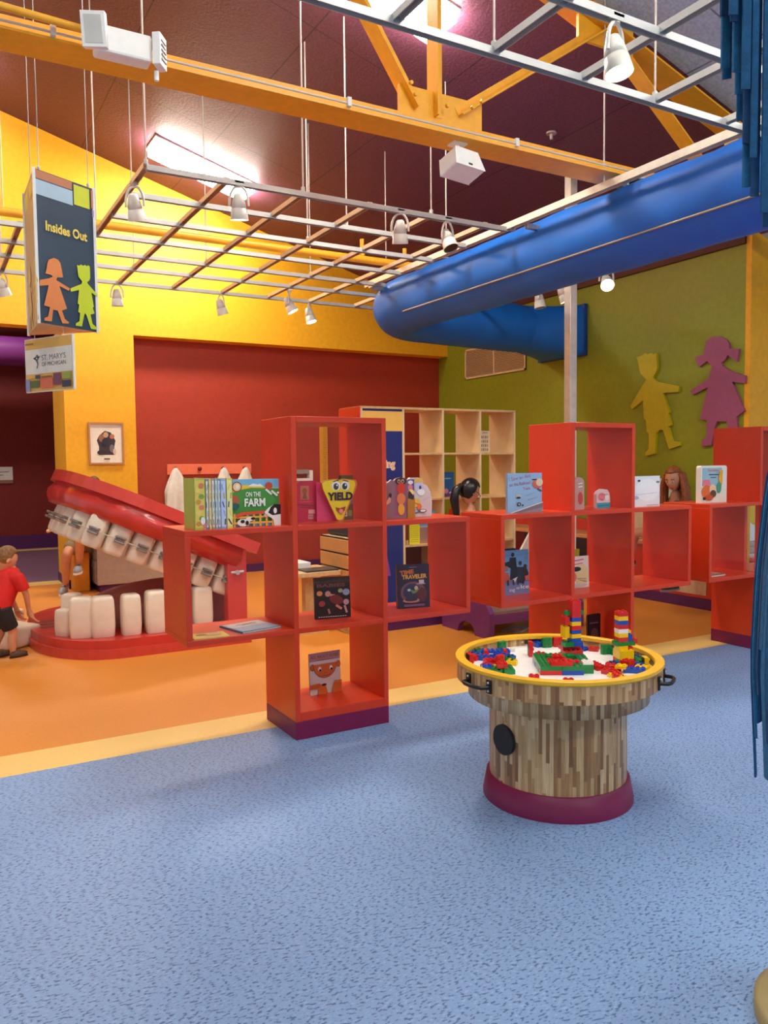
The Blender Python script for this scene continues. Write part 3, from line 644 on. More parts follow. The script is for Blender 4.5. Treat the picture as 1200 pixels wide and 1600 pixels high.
# middle unit
def art_ant(a, w, h):
    CR = c_(176, 66, 96)
    a.text('I Saw an Ant', w*.06, h*.80, w*.62, h*.095, CR, .0, rot=.12); a.text('on the Railroad', w*.06, h*.665, w*.6, h*.085, CR, .0, rot=.08); a.text('Track', w*.44, h*.565, w*.22, h*.075, CR, .0, rot=.06)
    a.ell(w*.86, h*.72, w*.15, h*.12, c_(206, 104, 84)); a.ell(w*.92, h*.76, w*.1, h*.1, c_(230, 206, 180)); a.rect(w*.7, h*.82, w*.84, h*.845, BK); a.line(w*.86, h*.6, w*.98, h*.53, .012, c_(90, 76, 80))
    a.ell(w*.31, h*.42, w*.08, h*.055, c_(200, 190, 196)); a.ell(w*.31, h*.385, w*.06, h*.025, BK); a.ell(w*.32, h*.22, w*.055, h*.05, BK); a.ell(w*.32, h*.22, w*.03, h*.028, c_(186, 170, 176)); a.ell(w*.42, h*.19, w*.02, h*.025, BK)
    a.line(w*.5, h*.42, w*.75, h*.5, .003, c_(120, 140, 156)); a.line(w*.55, h*.32, w*.85, h*.38, .003, c_(120, 140, 156))
    a.poly([(w*.08, 0), (w, 0), (w, h*.25)], c_(128, 116, 130)); a.line(w*.08, .002, w, h*.25, .006, c_(226, 226, 226)); a.poly([(w*.3, 0), (w, 0), (w, h*.12)], c_(150, 138, 146))
book('picture_book', 'square pale blue railroad picture book with a bird, on the middle shelf wing', 3.212, 4.03, 1.175, .312, .256, .012, 5, (150, 186, 220), art_ant, group='picture books on the red shelves')
def art_ice(a, w, h):
    a.rect(0, 0, w, h*.38, c_(120, 130, 178)); a.line(0, h*.88, w, h*.9, .002, c_(80, 120, 160)); D = c_(26, 28, 36)
    a.ell(w*.46, h*.9, w*.055, h*.05, D); a.poly([(w*.36, h*.84), (w*.56, h*.84), (w*.6, h*.5), (w*.66, h*.34), (w*.34, h*.34), (w*.38, h*.6), (w*.16, h*.68), (w*.13, h*.72), (w*.34, h*.76)], D)
    a.poly([(0, h*.55), (w*.3, h*.5), (w*.36, h*.3), (0, h*.32)], c_(190, 84, 66)); a.ell(w*.08, h*.6, w*.06, h*.05, c_(200, 150, 130)); a.ell(w*.24, h*.6, w*.06, h*.05, c_(170, 110, 80))
    a.poly([(w*.56, h*.62), (w*.9, h*.6), (w*.98, h*.45), (w*.8, h*.24), (w*.6, h*.26)], c_(40, 40, 48)); a.ell(w*.7, h*.7, w*.05, h*.05, c_(60, 50, 52)); a.ell(w*.86, h*.62, w*.06, h*.05, c_(60, 46, 46)); a.poly([(w*.42, h*.35), (w*.6, h*.4), (w*.5, h*.28)], c_(220, 210, 206)); a.poly([(w*.84, h*.4), (w, h*.42), (w, h*.3), (w*.86, h*.3)], c_(200, 90, 80))
    for q in (.08, .26, .44, .58, .76): a.line(w*q, h*.34, w*(q+.02), h*.22, .010, D)
    a.text('ing', w*.3, h*.05, w*.18, h*.1, WH, .0); a.text('Ice', w*.68, h*.12, w*.27, h*.09, WH, .0); a.text('on', w*.53, h*.12, w*.1, h*.045, WH, .0)
book('picture_book', 'tall blue book of dark skaters on ice in the left wing of the middle shelf', 3.285, 4.20, .615, .245, .298, .016, -2, (108, 160, 206), art_ice, lean=2, group='picture books on the red shelves')
book('picture_book', 'black book just peeking above the blue skating book', 3.262, 4.24, .615, .19, .306, .02, 0, (24, 20, 24), None, group='picture books on the red shelves')
def art_muf(a, w, h):
    a.line(w*.2, h*.86, w*.75, h*.9, .008, c_(206, 70, 106)); a.line(w*.1, h*.74, w*.7, h*.78, .006, c_(206, 70, 106)); a.ell(w*.6, h*.42, w*.36, h*.34, c_(218, 200, 146)); a.ell(w*.36, h*.6, w*.24, h*.075, BK); a.ell(w*.2, h*.36, w*.16, h*.16, c_(214, 120, 110)); a.ell(w*.5, h*.09, w*.38, h*.06, c_(196, 190, 180))
    a.line(w*.5, h*.25, w*.9, h*.18, .003, c_(120, 100, 80)); a.line(w*.4, h*.3, w*.85, h*.28, .003, c_(120, 100, 80))
book('picture_book', 'cream pocket book with a black hat drawing in the middle tower cell', 3.872, 4.17, .615, .185, .222, .012, 0, (226, 206, 196), art_muf, lean=2, group='picture books on the red shelves')
book('picture_book', 'lime green book leaning behind the cream pocket book', 3.872, 4.265, .615, .17, .264, .014, 0, (196, 198, 34), None, lean=-3, group='picture books on the red shelves')
def art_cup(a, w, h):
    a.rect(0, 0, w, h*.28, c_(60, 160, 180)); a.line(w*.1, h*.12, w*.9, h*.14, .004, c_(20, 90, 130)); a.ell(w*.35, h*.6, w*.28, h*.22, c_(226, 130, 140)); a.ell(w*.75, h*.55, w*.16, h*.16, WH); a.line(w*.2, h*.72, w*.8, h*.7, .004, c_(200, 90, 100)); a.line(w*.2, h*.5, w*.5, h*.4, .004, c_(180, 60, 80))
book('board_book', 'tiny white and pink shaped board book with teal foot in the middle tower', 4.058, 4.10, 1.175, .128, .132, .03, 0, (226, 206, 206), art_cup, shape=[(0, 0), (.128, 0), (.128, .07), (.12, .105), (.1, .128), (.05, .134), (.015, .118), (0, .1)], group='picture books on the red shelves')
book('board_book', 'tall clear-pink shaped board book at the left edge of the middle tower cell', 3.80, 4.05, 1.175, .10, .22, .02, 4, (196, 150, 140), lambda a, w, h: (a.ell(w*.6, h*.35, w*.25, h*.2, c_(196, 60, 50)), a.line(w*.4, h*.7, w*.8, h*.72, .006, WH), a.line(w*.4, h*.8, w*.8, h*.82, .006, WH)), shape=arch(.10, .22, .045), group='picture books on the red shelves')
def art_bear(a, w, h):
    a.ell(w*.06, h*.72, w*.1, h*.28, c_(140, 156, 206)); a.ell(w*.18, h*.3, w*.12, h*.06, c_(170, 180, 214)); a.ell(w*.58, h*.55, w*.4, h*.36, c_(240, 238, 240)); a.ell(w*.29, h*.85, w*.05, h*.035, c_(50, 46, 56)); a.ell(w*.92, h*.8, w*.06, h*.035, c_(120, 120, 130)); a.line(w*.2, h*.4, w*.9, h*.45, .004, c_(206, 206, 222)); a.rect(w*.55, h*.04, w*.95, h*.055, c_(170, 160, 160))
book('picture_book', 'white polar bear picture book on the right wing of the middle shelf', 4.305, 4.03, 1.175, .315, .218, .014, 2, (228, 228, 236), art_bear, group='picture books on the red shelves')
def art_sammy(a, w, h):
    a.rect(w*.05, h*.45, w*.8, h*.94, c_(150, 190, 206)); a.text('Sammy', w*.26, h*.82, w*.42, h*.1, c_(206, 76, 40), .01); a.rect(w*.3, h*.74, w*.68, h*.77, c_(70, 60, 60)); a.rect(w*.36, h*.67, w*.58, h*.69, c_(70, 60, 60))
    a.poly([(w*.04, h*.48), (w*.38, h*.46), (w*.32, h*.62), (w*.1, h*.62)], c_(226, 120, 140)); a.ell(w*.22, h*.3, w*.2, h*.18, c_(216, 106, 40)); a.ell(w*.44, h*.36, w*.12, h*.14, c_(236, 206, 160)); a.ell(w*.46, h*.24, w*.12, h*.1, c_(90, 60, 40)); a.ell(w*.68, h*.4, w*.09, h*.15, c_(70, 150, 120))
    a.poly([(w*.66, h*.6), (w*.8, h*.46), (w*.82, h*.88), (w*.7, h*.86)], c_(240, 170, 40)); a.ell(w*.3, h*.14, w*.16, h*.08, c_(190, 80, 30)); a.ell(w*.12, h*.12, w*.06, h*.04, BK)
book('picture_book', 'thick white rounded picture book beside the long-haired woman, animals on its cover', 5.135, 4.10, 1.175, .285, .285, .045, -3, (232, 228, 216), art_sammy, shape=arch(.285, .285, .02), group='picture books on the red shelves')
book('picture_book', 'black book in the bottom cell of the middle shelf, behind the tall brick tower', 4.10, 4.22, .150, .12, .25, .02, 0, (38, 26, 30), lambda a, w, h: (a.line(w*.1, h*.75, w*.8, h*.75, .01, c_(110, 90, 90)), a.ell(w*.5, h*.4, w*.3, h*.2, c_(90, 60, 60))), group='picture books on the red shelves')
flat('booklet', 'thin open booklet lying in the far right red shelf', 5.13, 4.0, .615, .2, .12, .012, 4, (150, 120, 96), lambda a, w, h: (a.rect(.01, .01, w*.5, h-.01, c_(200, 180, 150)), a.ell(w*.2, h*.4, w*.14, h*.2, c_(176, 106, 60)), a.rect(w*.55, .02, w*.95, h-.02, c_(190, 170, 160))))

# ================================================================== PLYWOOD CUBBY WITH PANEL
cx0, cy0, cy1 = 3.30, 6.155, 6.55
cu = thing('cubby_unit', 'tall plywood cubby unit with red end and blue and yellow sign panel', 'shelf', (cx0, cy0, 0))
VX = [0, .425, .852, 1.278, 1.69]; RZ = [.09, .33, .745, 1.165, 1.58, 1.985]; D = cy1-cy0
MB().box(-.012, 0, 0, 0, D, 2.0, M_RED).build('end_panel', cu, label='red laminated end panel')
for k, x in enumerate(VX): MB().box(x, 0, .09, x+.02, D, 1.985, M_PLY).build('upright', cu)
MB().box(0, -.001, 1.985, 1.71, D, 2.005, M_PLYE).build('top_board', cu)
for z in RZ[:-1]:
    for a, b in zip(VX[1:-1], VX[2:]): MB().box(a+.02, 0, z, b, D, z+.018, M_PLYE).build('shelf_board', cu)
MB().box(0, .01, 0, 1.71, D-.01, .09, M_PURPB).build('plinth', cu)
p = MB(); p.box(.02, .008, .09, .425, .02, 1.985, c_(28, 42, 118)); a = Art(p, (.02, .008, 0), (1, 0, 0), (0, 0, 1), .001)
a.rect(0, 1.79, .405, 1.965, c_(244, 196, 92)); a.text('Learning', .03, 1.44, .30, .10, WH, .06); a.text('Learning', .033, 1.443, .295, .095, c_(238, 160, 60), .0); a.text('Fun', .1, 1.30, .14, .075, WH, .04)
a.poly([(0, 1.12), (.17, 1.1), (.22, .86), (.2, .86), (.27, .5), (.24, .5), (.24, .3), (0, .3)], c_(150, 70, 150)); a.rect(0, .98, .07, 1.10, WH); a.rect(0, .09, .405, .3, c_(28, 42, 118))
p.build('sign_panel', cu, label='blue sign panel with a yellow top band')
for k in (1, 2):
    MB().box(VX[2]+.02, D-.02, RZ[0], VX[3], D-.005, RZ[1], c_(120, 66, 40)).build('back_panel', cu) if k == 2 else MB().box(VX[1]+.02, D-.02, RZ[0], VX[2], D-.005, RZ[2], c_(112, 60, 36)).build('back_panel', cu)
gB = 'things in the plywood cubbies'
def cub(x, y, z): return (cx0+x, cy0+y, z)
def art_tooth(a, w, h):
    for i in range(4):
        for j in range(4): a.rect(w*(.2+.16*i), h*(.08+.19*j), w*(.3+.16*i), h*(.2+.19*j), c_(*[(196, 150, 120), (150, 120, 96)][(i+j) % 2]))
    a.line(w*.25, h*.92, w*.75, h*.92, .006, c_(190, 110, 90))
book('picture_book', 'cream book with four rows of small pictures in the top right cubby', cx0+1.345, cy0+.10, 1.598, .13, .21, .02, 0, (238, 220, 180), art_tooth, group=gB)
book('picture_book', 'copper-coloured book beside the cream one in the top right cubby', cx0+1.30, cy0+.14, 1.598, .05, .215, .02, 0, (190, 112, 74), lambda a, w, h: (a.ell(w*.5, h*.3, w*.3, h*.15, c_(214, 140, 100)), a.ell(w*.5, h*.7, w*.3, h*.15, c_(214, 140, 100))), group=gB)
book('picture_book', 'blue cover book in the cubby behind the black-haired girl', cx0+.895, cy0+.08, 1.183, .14, .235, .02, 0, (30, 84, 138), lambda a, w, h: (a.ell(w*.5, h*.74, w*.3, h*.03, c_(120, 170, 190)), a.ell(w*.35, h*.24, w*.2, h*.1, c_(206, 120, 130)), a.rect(0, 0, w, h*.14, c_(96, 50, 120)), a.line(w*.6, h*.16, w*.9, h*.22, .01, c_(226, 190, 190))), group=gB)
book('notebook', 'bright yellow lined sheet book in the lower left cubby', cx0+.515, cy0+.05, .763, .115, .27, .012, 0, (238, 236, 26), lambda a, w, h: [a.rect(.012, .02+k*.018, w-.012, .024+k*.018, c_(170, 160, 30)) for k in range(13)], group=gB)
book('picture_book', 'sky blue book with copper pattern in the lower left cubby', cx0+.635, cy0+.06, .763, .17, .30, .02, 0, (110, 176, 212), lambda a, w, h: (a.rect(0, 0, w*.55, h*.5, c_(190, 130, 100)), [a.line(.004, .02+k*.02, w*.5, .03+k*.02, .006, c_(120, 130, 140)) for k in range(6)], a.rect(0, h*.5, w, h*.54, c_(150, 190, 214))), group=gB)
book('binder', 'black binder at the left of the lower cubby', cx0+.448, cy0+.10, .763, .06, .285, .03, 0, (22, 20, 24), None, group=gB, cat='binder')
t = MB(); t.box(cx0+1.31, cy0+.15, 1.183, cx0+1.40, cy0+.3, 1.24, c_(120, 160, 30)); tag(t.build('tissue_box', bevel=.006), 'small lime green box in the right cubby behind the girl', 'box', gB)

# ================================================================== THINGS BEHIND THE LEFT SHELF UNIT
t = thing('drawer_tower', 'tan wooden drawer chest with a black bag on it, seen through the left shelf', 'drawers', (3.20, 6.77, 0), (0, 0, R(-90)))
MB().box(0, 0, 0, .55, .4, .85, M_PLYE).build('body', t, bevel=.005)
for k in range(6):
    z = .04+k*.135
    MB().box(-.004, -.014, z, .554, 0, z+.118, col(206, 148, 82, .5)).build('drawer', t, bevel=.003)
    MB().box(.0, -.004, z+.119, .55, .002, z+.134, M_BLACK).build('gap', t)
b = thing('handbag', 'black bag lying on top of the wooden drawer chest', 'bag', (3.24, 6.75, .85), (0, 0, R(-90)))
k = MB(); k.box(0, 0, 0, .5, .3, .11, col(40, 36, 40, .6)); k.build('bag_body', b, bevel=.03); k = MB(); k.tube([(.04, .0, .10), (.06, -.012, .145), (.13, -.012, .16), (.2, -.012, .145), (.22, .0, .10)], .008, 8, M_BLACK); k.build('strap', b)
t = thing('low_table', 'low wooden table with dark pad behind the left shelf', 'table', (2.76, 6.33, 0))
MB().box(0, 0, .52, .42, .5, .56, M_PLYE).build('top', t, bevel=.004)
MB().box(.16, .2, .03, .24, .28, .52, M_PLYE).build('leg', t); MB().box(.06, .1, 0, .34, .4, .03, M_PLYE).build('foot', t)
k = MB(); k.box(2.85, 6.35, .56, 3.17, 6.56, .575, c_(62, 52, 46)); tag(k.build('mat', bevel=.003), 'dark brown pad on the low wooden table', 'mat')
k = MB(); k.box(2.77, 6.58, .56, 3.0, 6.82, .62, WH); tag(k.build('paper_stack', bevel=.004), 'stack of white paper on the low wooden table', 'paper')
# items fixed on the red recess wall
t = thing('height_chart', 'tall yellow measuring stick on the red wall behind the shelf tower', 'ruler', (5.05, YR-.012, 0))
k = MB(); k.box(0, 0, .95, .125, .012, 2.11, c_(226, 160, 40)); a = Art(k, (0, 0, 0), (1, 0, 0), (0, 0, 1), .001)
for q in range(48): a.rect(.035 if q % 6 else .02, .97+q*.0235, .09 if q % 6 else .1, .974+q*.0235, c_(96, 66, 20))
k.build('board', t)
t = thing('towel_dispenser', 'white and grey dispenser on the red wall left of the measuring stick', 'dispenser', (4.64, YR, 1.27))
MB().box(0, -.1, 0, .25, 0, .035, WH).build('tray', t); MB().box(.2, -.1, .035, .25, 0, .15, WH).build('side', t); MB().box(0, -.09, .10, .2, 0, .16, c_(150, 140, 134)).build('cover', t)
# coat rail and coats
t = thing('coat_rail', 'salmon coat rail with round knobs on the red wall', 'coat rack', (2.80, YR, 1.455))
MB().box(0, -.022, -.07, 1.18, 0, .07, c_(242, 124, 86)).build('board', t, bevel=.004)
HX = [.10, .43, .755, 1.065]
for x in HX:
    k = MB(); k.cyl((x, -.022, 0), (x, -.06, .006), .016, n=12, mt=c_(110, 18, 18)); k.sphere((x, -.068, .007), .03, .02, .03, c_(126, 20, 20), 14, 8); k.build('knob', t)
for i, (x, ln, wd) in enumerate(((.10, .62, .135), (.755, .60, .12), (1.065, .58, .115))):
    lb = ['white lab coat hanging at the left end of the coat rail', 'white lab coat on the third knob of the coat rail', 'white lab coat on the last knob of the coat rail'][i]
    k = MB(off=(2.80+x, YR-.09, 1.455)); pts = []; n = 36; rows = []
    for j in range(15):
        f = j/14; z = 1.475-ln*f; w = .02+(wd)*min(1, (f*2.0)**.75)*(1-.12*f); dpt = .02+.055*min(1, f*2)
        for q in range(n):
            th = 2*PI*q/n; fold = 1+.16*math.sin(th*7+i*2+f*1.3)*min(1, f*3)+.05*math.sin(th*13)
            rows.append((2.80+x+w*math.cos(th)*fold+.01*math.sin(f*4+i), YR-.075+dpt*math.sin(th)*fold*.8, z))
    k.add(rows, [(j*n+q, j*n+(q+1) % n, (j+1)*n+(q+1) % n, (j+1)*n+q) for j in range(14) for q in range(n)] + [tuple(range(n-1, -1, -1))], col(226, 220, 208, .85, bump=.1), True)
    o = k.build('lab_coat'); o.location = (2.80+x, YR-.09, 1.455); tag(o, lb, 'coat', 'white coats on the rail')
# framed picture
t = thing('framed_picture', 'framed print with a dark group of figures on the yellow wall', 'picture', (1.775, YB, 1.53))
W_, H_ = .425, .525; k = MB(); fm = c_(186, 128, 74)
k.box(0, -.025, 0, W_, 0, .022, fm); k.box(0, -.025, H_-.022, W_, 0, H_, fm); k.box(0, -.025, .022, .022, 0, H_-.022, fm); k.box(W_-.022, -.025, .022, W_, 0, H_-.022, fm); k.build('frame', t)
k = MB(); k.box(.022, -.008, .022, W_-.022, 0, H_-.022, c_(236, 226, 208)); a = Art(k, (0, -.008, 0), (1, 0, 0), (0, 0, 1), .001)
a.poly([(.12, .12), (.32, .12), (.31, .22), (.325, .3), (.27, .4), (.2, .42), (.13, .36), (.1, .3), (.125, .22)], c_(58, 46, 56)); a.ell(.16, .33, .035, .05, c_(150, 100, 70)); a.ell(.21, .37, .03, .035, c_(206, 160, 120)); a.ell(.285, .35, .03, .03, c_(190, 116, 84)); a.ell(.28, .2, .03, .05, c_(120, 110, 116)); a.ell(.15, .15, .05, .03, c_(50, 40, 44)); a.ell(.31, .16, .02, .04, c_(214, 180, 160)); a.ell(.2, .28, .04, .05, c_(46, 40, 60))
a.rect(.18, .06, .25, .078, c_(110, 84, 50)); k.build('print', t)
t = thing('wall_sign', 'small white notice on the far maroon wall of the side room', 'sign', (.95, 16.2, 1.28))
k = MB(); k.box(0, -.02, 0, .46, 0, .24, WH); a = Art(k, (0, -.02, 0), (1, 0, 0), (0, 0, 1), .002); a.line(.05, .14, .4, .15, .012, c_(120, 120, 150)); a.line(.05, .09, .3, .09, .012, c_(120, 120, 150)); k.build('plate', t); MB().box(.02, -.03, -.06, .46, 0, 0, c_(150, 110, 80)).build('ledge', t)
for i, (z, r) in enumerate(((4.1, .22), (3.42, .24))):
    k = MB(); k.cyl((-4, 14.6, z), (2.2, 14.6, z), r, n=24, mt=c_(122, 52, 130)); tag(k.build('air_duct'), ['upper purple air duct high in the side room', 'lower purple air duct in the side room, above the maroon wall'][i], 'duct')

# ================================================================== GIANT MOUTH EXHIBIT
M_GUM = col(200, 52, 44, 0.3, 0.08, 6, bump=.25, bscale=9, coat=.3)
M_GUM2 = col(206, 66, 54, 0.3, 0.04, coat=.2)
M_TOOTH = col(236, 222, 200, 0.45, 0.04, 8, bump=.25, bscale=14)
def arch_out(x_right, cxx, cyy, rx, ry, n=28):
    """horseshoe outline in plan: straight sides on the right, round at the left"""
    pts = [(x_right, cyy-ry)]
    for i in range(n+1):
        t = -PI/2 + PI*i/n
        ct, st = math.cos(t), math.sin(t)
        pts.append((cxx - rx*abs(ct)**.9, cyy + ry*math.copysign(abs(st)**.85, st)))
    pts.append((x_right, cyy+ry)); return pts
mo = thing('mouth_exhibit', 'giant walk-in mouth with red gums, big white teeth, braces and a brown tongue', 'exhibit', (0, 0, 0))
MCY = 7.40
k = MB(); k.prism(arch_out(2.36, 1.36, MCY, .655, 1.0), 'z', 0, .075, M_GUM2); k.build('lower_base', mo, bevel=.008)
k = MB(); k.prism(arch_out(2.35, 1.36, MCY, .635, .98), 'z', .075, .145, M_GUM); k.build('lower_gum', mo, bevel=.02)
k = MB()
for i, (x, y) in enumerate(((.86, 7.28), (.83, 7.42), (.85, 7.56))): k.beam((x-.06, y, .1452), (x+.12, y, .1452), .075, .004, c_(110, 20, 20))
k.build('tooth_socket', mo, label='dark empty tooth sockets')
def tooth(x, y, z, w, d, h, rz, name='tooth', parent=mo, top=.9):
    o = MB(); vs = []; fs = []
    prof = [(0, .86), (.04, .94), (.3, 1.0), (.7, .98), (.9, .94), (.97, .86), (1.0, .66)]
    n = 20
    for f, s in prof:
        for j in range(n):
            t = 2*PI*j/n; ct, st = math.cos(t), math.sin(t)
            vs.append((math.copysign(abs(ct)**.42, ct)*w/2*s, math.copysign(abs(st)**.42, st)*d/2*s, h*f))
    L_ = len(prof)
    fs = [(i*n+j, i*n+(j+1) % n, (i+1)*n+(j+1) % n, (i+1)*n+j) for i in range(L_-1) for j in range(n)]
    fs += [tuple(range(n-1, -1, -1)), tuple(range((L_-1)*n, L_*n))]
    o.add(vs, fs, M_TOOTH, True); ob = o.build(name, parent); ob.location = (x, y, z); ob.rotation_euler = (0, 0, rz); return ob
for (x, y, w, rz, h) in ((.955, 6.86, .15, -.9, .22), (1.01, 6.93, .15, -.6, .33), (1.045, 6.70, .185, -.25, .33), (1.195, 6.64, .185, -.1, .33), (1.405, 6.60, .155, 0, .335), (1.60, 6.58, .175, 0, .35), (1.79, 6.58, .17, 0, .36), (1.985, 6.58, .17, 0, .35)):
    tooth(x, y, .14, w, .16, h, rz)
# tongue
k = MB()
def tfn(p): return Vector((p.x, p.y, max(p.z, -.25)))
k.sphere((1.95, 7.35, .18), .86, .62, .29, col(172, 106, 96, .6, .06, 5, bump=.2, bscale=8), 40, 18, tfn)
for v in range(len(k.v)):
    q = k.v[v]
    if q.x > 2.34: q.x = 2.34
    f = max(0, 1-abs(q.y-7.3)/.12)
    if q.z > .25: q.z -= .02*f
k.build('tongue', mo, label='brown padded tongue')
# hinge posts
for y, nm in ((6.50, 'hinge_post'), (8.30, 'hinge_post')):
    k = MB(); k.box(2.17, y-.06, .10, 2.34, y+.06, .86, M_GUM2); o = k.build(nm, mo, bevel=.008)
    k = MB(); k.cyl((2.20, y-.066, .60), (2.31, y-.066, .605), .012, n=10, mt=M_GALV); k.cyl((2.255, y-.08, .60), (2.255, y-.05, .60), .02, n=12, mt=M_GALV); k.build('bracket', o)
# upper jaw, tilted about the hinge
TILT = R(24); HX0 = 2.46; HZ0 = .835
jm = Matrix.Translation((HX0, 0, HZ0)) @ Matrix.Rotation(TILT, 4, 'Y') @ Matrix.Translation((-HX0, 0, 0))
LX = HX0-1.60
out = arch_out(HX0, LX+.66, MCY, .66, 1.0)
k = MB(); k.x = jm; k.prism(out, 'z', -.095, 0, M_GUM2); k.build('upper_plate', mo, bevel=.008)
inn = arch_out(HX0-.12, LX+.68, MCY, .64, .965)
k = MB(); k.x = jm; vs = []; n = len(inn); LV = 6
for j in range(LV):
    f = j/(LV-1)
    for i, (x, y) in enumerate(inn):
        wv = 1+.018*math.sin(i*1.9)*math.sin(f*PI)+.035*math.sin(f*PI)*(1 if f > .3 else .6) - .02*f
        vs.append((LX+.9+(x-LX-.9)*wv, MCY+(y-MCY)*wv, -.095-.185*f))
fs = [(j*n+i, j*n+(i+1) % n, (j+1)*n+(i+1) % n, (j+1)*n+i) for j in range(LV-1) for i in range(n)] + [tuple(range((LV-1)*n, LV*n))]
k.add(vs, fs, M_GUM, True); k.build('upper_gum', mo)
UT = [(-.1, .30, -1.25), (-.03, .62, -.95), (.10, .84, -.55)]
upper = []
for i in range(6): upper.append((LX+.52+i*.19, MCY-.80, 0.0))
upper += [(LX+.36, MCY-.74, -.4), (LX+.28, MCY-.58, -.8), (LX+.23, MCY-.40, -1.2), (LX+.21, MCY-.2, -1.45), (LX+.21, MCY+.03, -PI/2), (LX+.23, MCY+.25, -1.75), (LX+.30, MCY+.47, -2.1), (LX+.42, MCY+.66, -2.5)]
br = []
for (x, y, rz) in upper:
    o = tooth(0, 0, 0, .16, .17, .27, 0)
    o.matrix_local = jm @ Matrix.Translation((x, y, -.248)) @ Matrix.Rotation(rz, 4, 'Z') @ Matrix.Rotation(PI, 4, 'X')
    nx, ny = math.sin(rz), -math.cos(rz)
    q = MB(); q.box(-.04, -.02, -.03, .04, .045, .03, col(150, 140, 132, .35, metal=.5)); q.box(-.04, -.045, -.03, .04, -.012, -.01, col(150, 140, 132, .35, metal=.5)); q.box(-.04, -.045, .01, .04, -.012, .03, col(150, 140, 132, .35, metal=.5))
    b = q.build('brace_bracket', mo, bevel=.006, label='grey metal brace bracket'); c = Vector((x+nx*.095, y+ny*.095, -.385))
    b.matrix_local = jm @ Matrix.Translation(c) @ Matrix.Rotation(rz, 4, 'Z')
    br.append((x+nx*.118, y+ny*.118, -.385))
order = [br[i] for i in (5, 4, 3, 2, 1, 0, 6, 7, 8, 9, 10, 11, 12, 13)]
k = MB(); k.tube([jm @ Vector(p) for p in order], .004, 6, c_(200, 190, 170)); k.build('brace_wire', mo, label='thin brace wire')
# loose foam teeth on the floor
for i, (x, y, rz, w, h, z, lb) in enumerate(((.53, 7.62, .5, .2, .34, .09, 'loose white foam tooth lying on the floor behind the small boy'), (.50, 7.22, 1.2, .19, .34, .085, 'loose white foam tooth lying on the floor nearest the small boy'), (.44, 8.10, .1, .2, .34, .09, 'farthest of the loose white foam teeth on the floor at left'))):
    o = tooth(x, y, z+.005, w, .18, h, 0, 'foam_tooth', None); o.rotation_euler = (R(90), 0, rz+i); tag(o, lb, 'foam tooth', 'loose foam teeth')

# ================================================================== DENTAL CABINET
ca = thing('cabinet', 'grey cabinet with wooden top behind the giant mouth', 'cabinet', (1.74, 9.91, 0))
MB().box(0, 0, .09, 1.3, .52, .70, col(176, 160, 146, .5)).build('body', ca, bevel=.004)
MB().box(.03, .03, 0, 1.27, .50, .09, M_PURPB).build('plinth', ca)
MB().box(-.05, -.06, .70, 1.34, .535, .735, M_PLYE).build('worktop', ca, bevel=.015, label='wooden worktop')
for j in range(2):
    MB().box(-.012, .05+j*.0, .13+j*.28, 0, .47, .38+j*.28, col(150, 140, 128, .5)).build('drawer', ca, bevel=.003)
    MB().box(-.03, .15, .30+j*.28, -.012, .34, .325+j*.28, c_(110, 100, 92)).build('handle', ca)

# ================================================================== COUNTER ALONG THE GREEN WALL, BENCH, EASEL
co = thing('counter', 'long red counter with wooden edge along the green wall', 'counter', (6.75, 5.22, 0))
MB().box(.02, 0, .11, .05, 1.75, .60, M_RED).build('front_panel', co)
MB().box(.012, .10, .14, .022, .75, .46, col(214, 190, 160, .5)).build('door', co, label='beige door')
MB().box(.0, 0, 0, .06, 5.15, .11, M_PURPB).build('plinth', co)
MB().box(-.03, 0, .60, .40, 5.15, .65, col(214, 150, 92, .4)).build('worktop', co, bevel=.01, label='orange-wood worktop')
MB().box(.36, 0, .65, .40, 5.15, .79, M_RED).build('backsplash', co)
MB().box(.34, 1.9, .11, .36, 5.15, .60, col(70, 56, 50, .6)).build('back_panel', co)
for y in (1.75, 3.3, 5.1): MB().box(.05, y, .11, .36, y+.03, .60, M_RED).build('divider', co)
pr = thing('copier', 'cream desktop machine with a black slot on the counter beside the woman', 'machine', (6.76, 5.88, .65))
MB().box(0, 0, 0, .34, .62, .46, col(226, 216, 180, .5)).build('body', pr, bevel=.02)
MB().box(-.012, .06, .46, .34, .6, .66, col(232, 224, 196, .5)).build('head', pr, bevel=.02)
MB().box(-.018, .10, .50, -.01, .52, .525, M_BLACK).build('slot', pr)
k = MB()
for j in range(4): k.box(-.018, .30+j*.05, .57, -.01, .335+j*.05, .60, c_(176, 150, 120))
k.build('button', pr)
be = thing('bench', 'low purple bench with an arched end behind the middle shelf', 'bench', (4.10, 5.38, 0))
def arch_panel():
    pts = [(0, 0), (.20, 0)] + [(.34-.13*math.cos(t), .13*math.sin(t)*.85) for t in [PI*i/10 for i in range(11)]] + [(.72, 0), (.72, .15), (.55, .19), (.38, .30), (.06, .30), (0, .22)]
    return pts
PB = col(122, 58, 120, .45)
for x in (0, 1.02): MB().prism(arch_panel(), 'x', x, x+.05, PB).build('end_panel', be, bevel=.004)
MB().box(.05, .03, .20, 1.02, .62, .225, col(150, 122, 112, .6)).build('seat', be); MB().box(.05, .02, .12, 1.02, .05, .20, PB).build('rail', be)
flat('magazine', 'magazine lying on the floor under the purple bench', 4.50, 5.46, 0.0, .24, .18, .01, 30, (150, 150, 170), lambda a, w, h: (a.rect(.02, .02, w*.5, h*.6, c_(190, 90, 120)), a.rect(w*.55, .03, w*.9, h*.8, c_(120, 130, 160))))
t = thing('easel', 'white slanted board standing right of the plywood cubbies', 'board', (5.45, 6.85, 0))
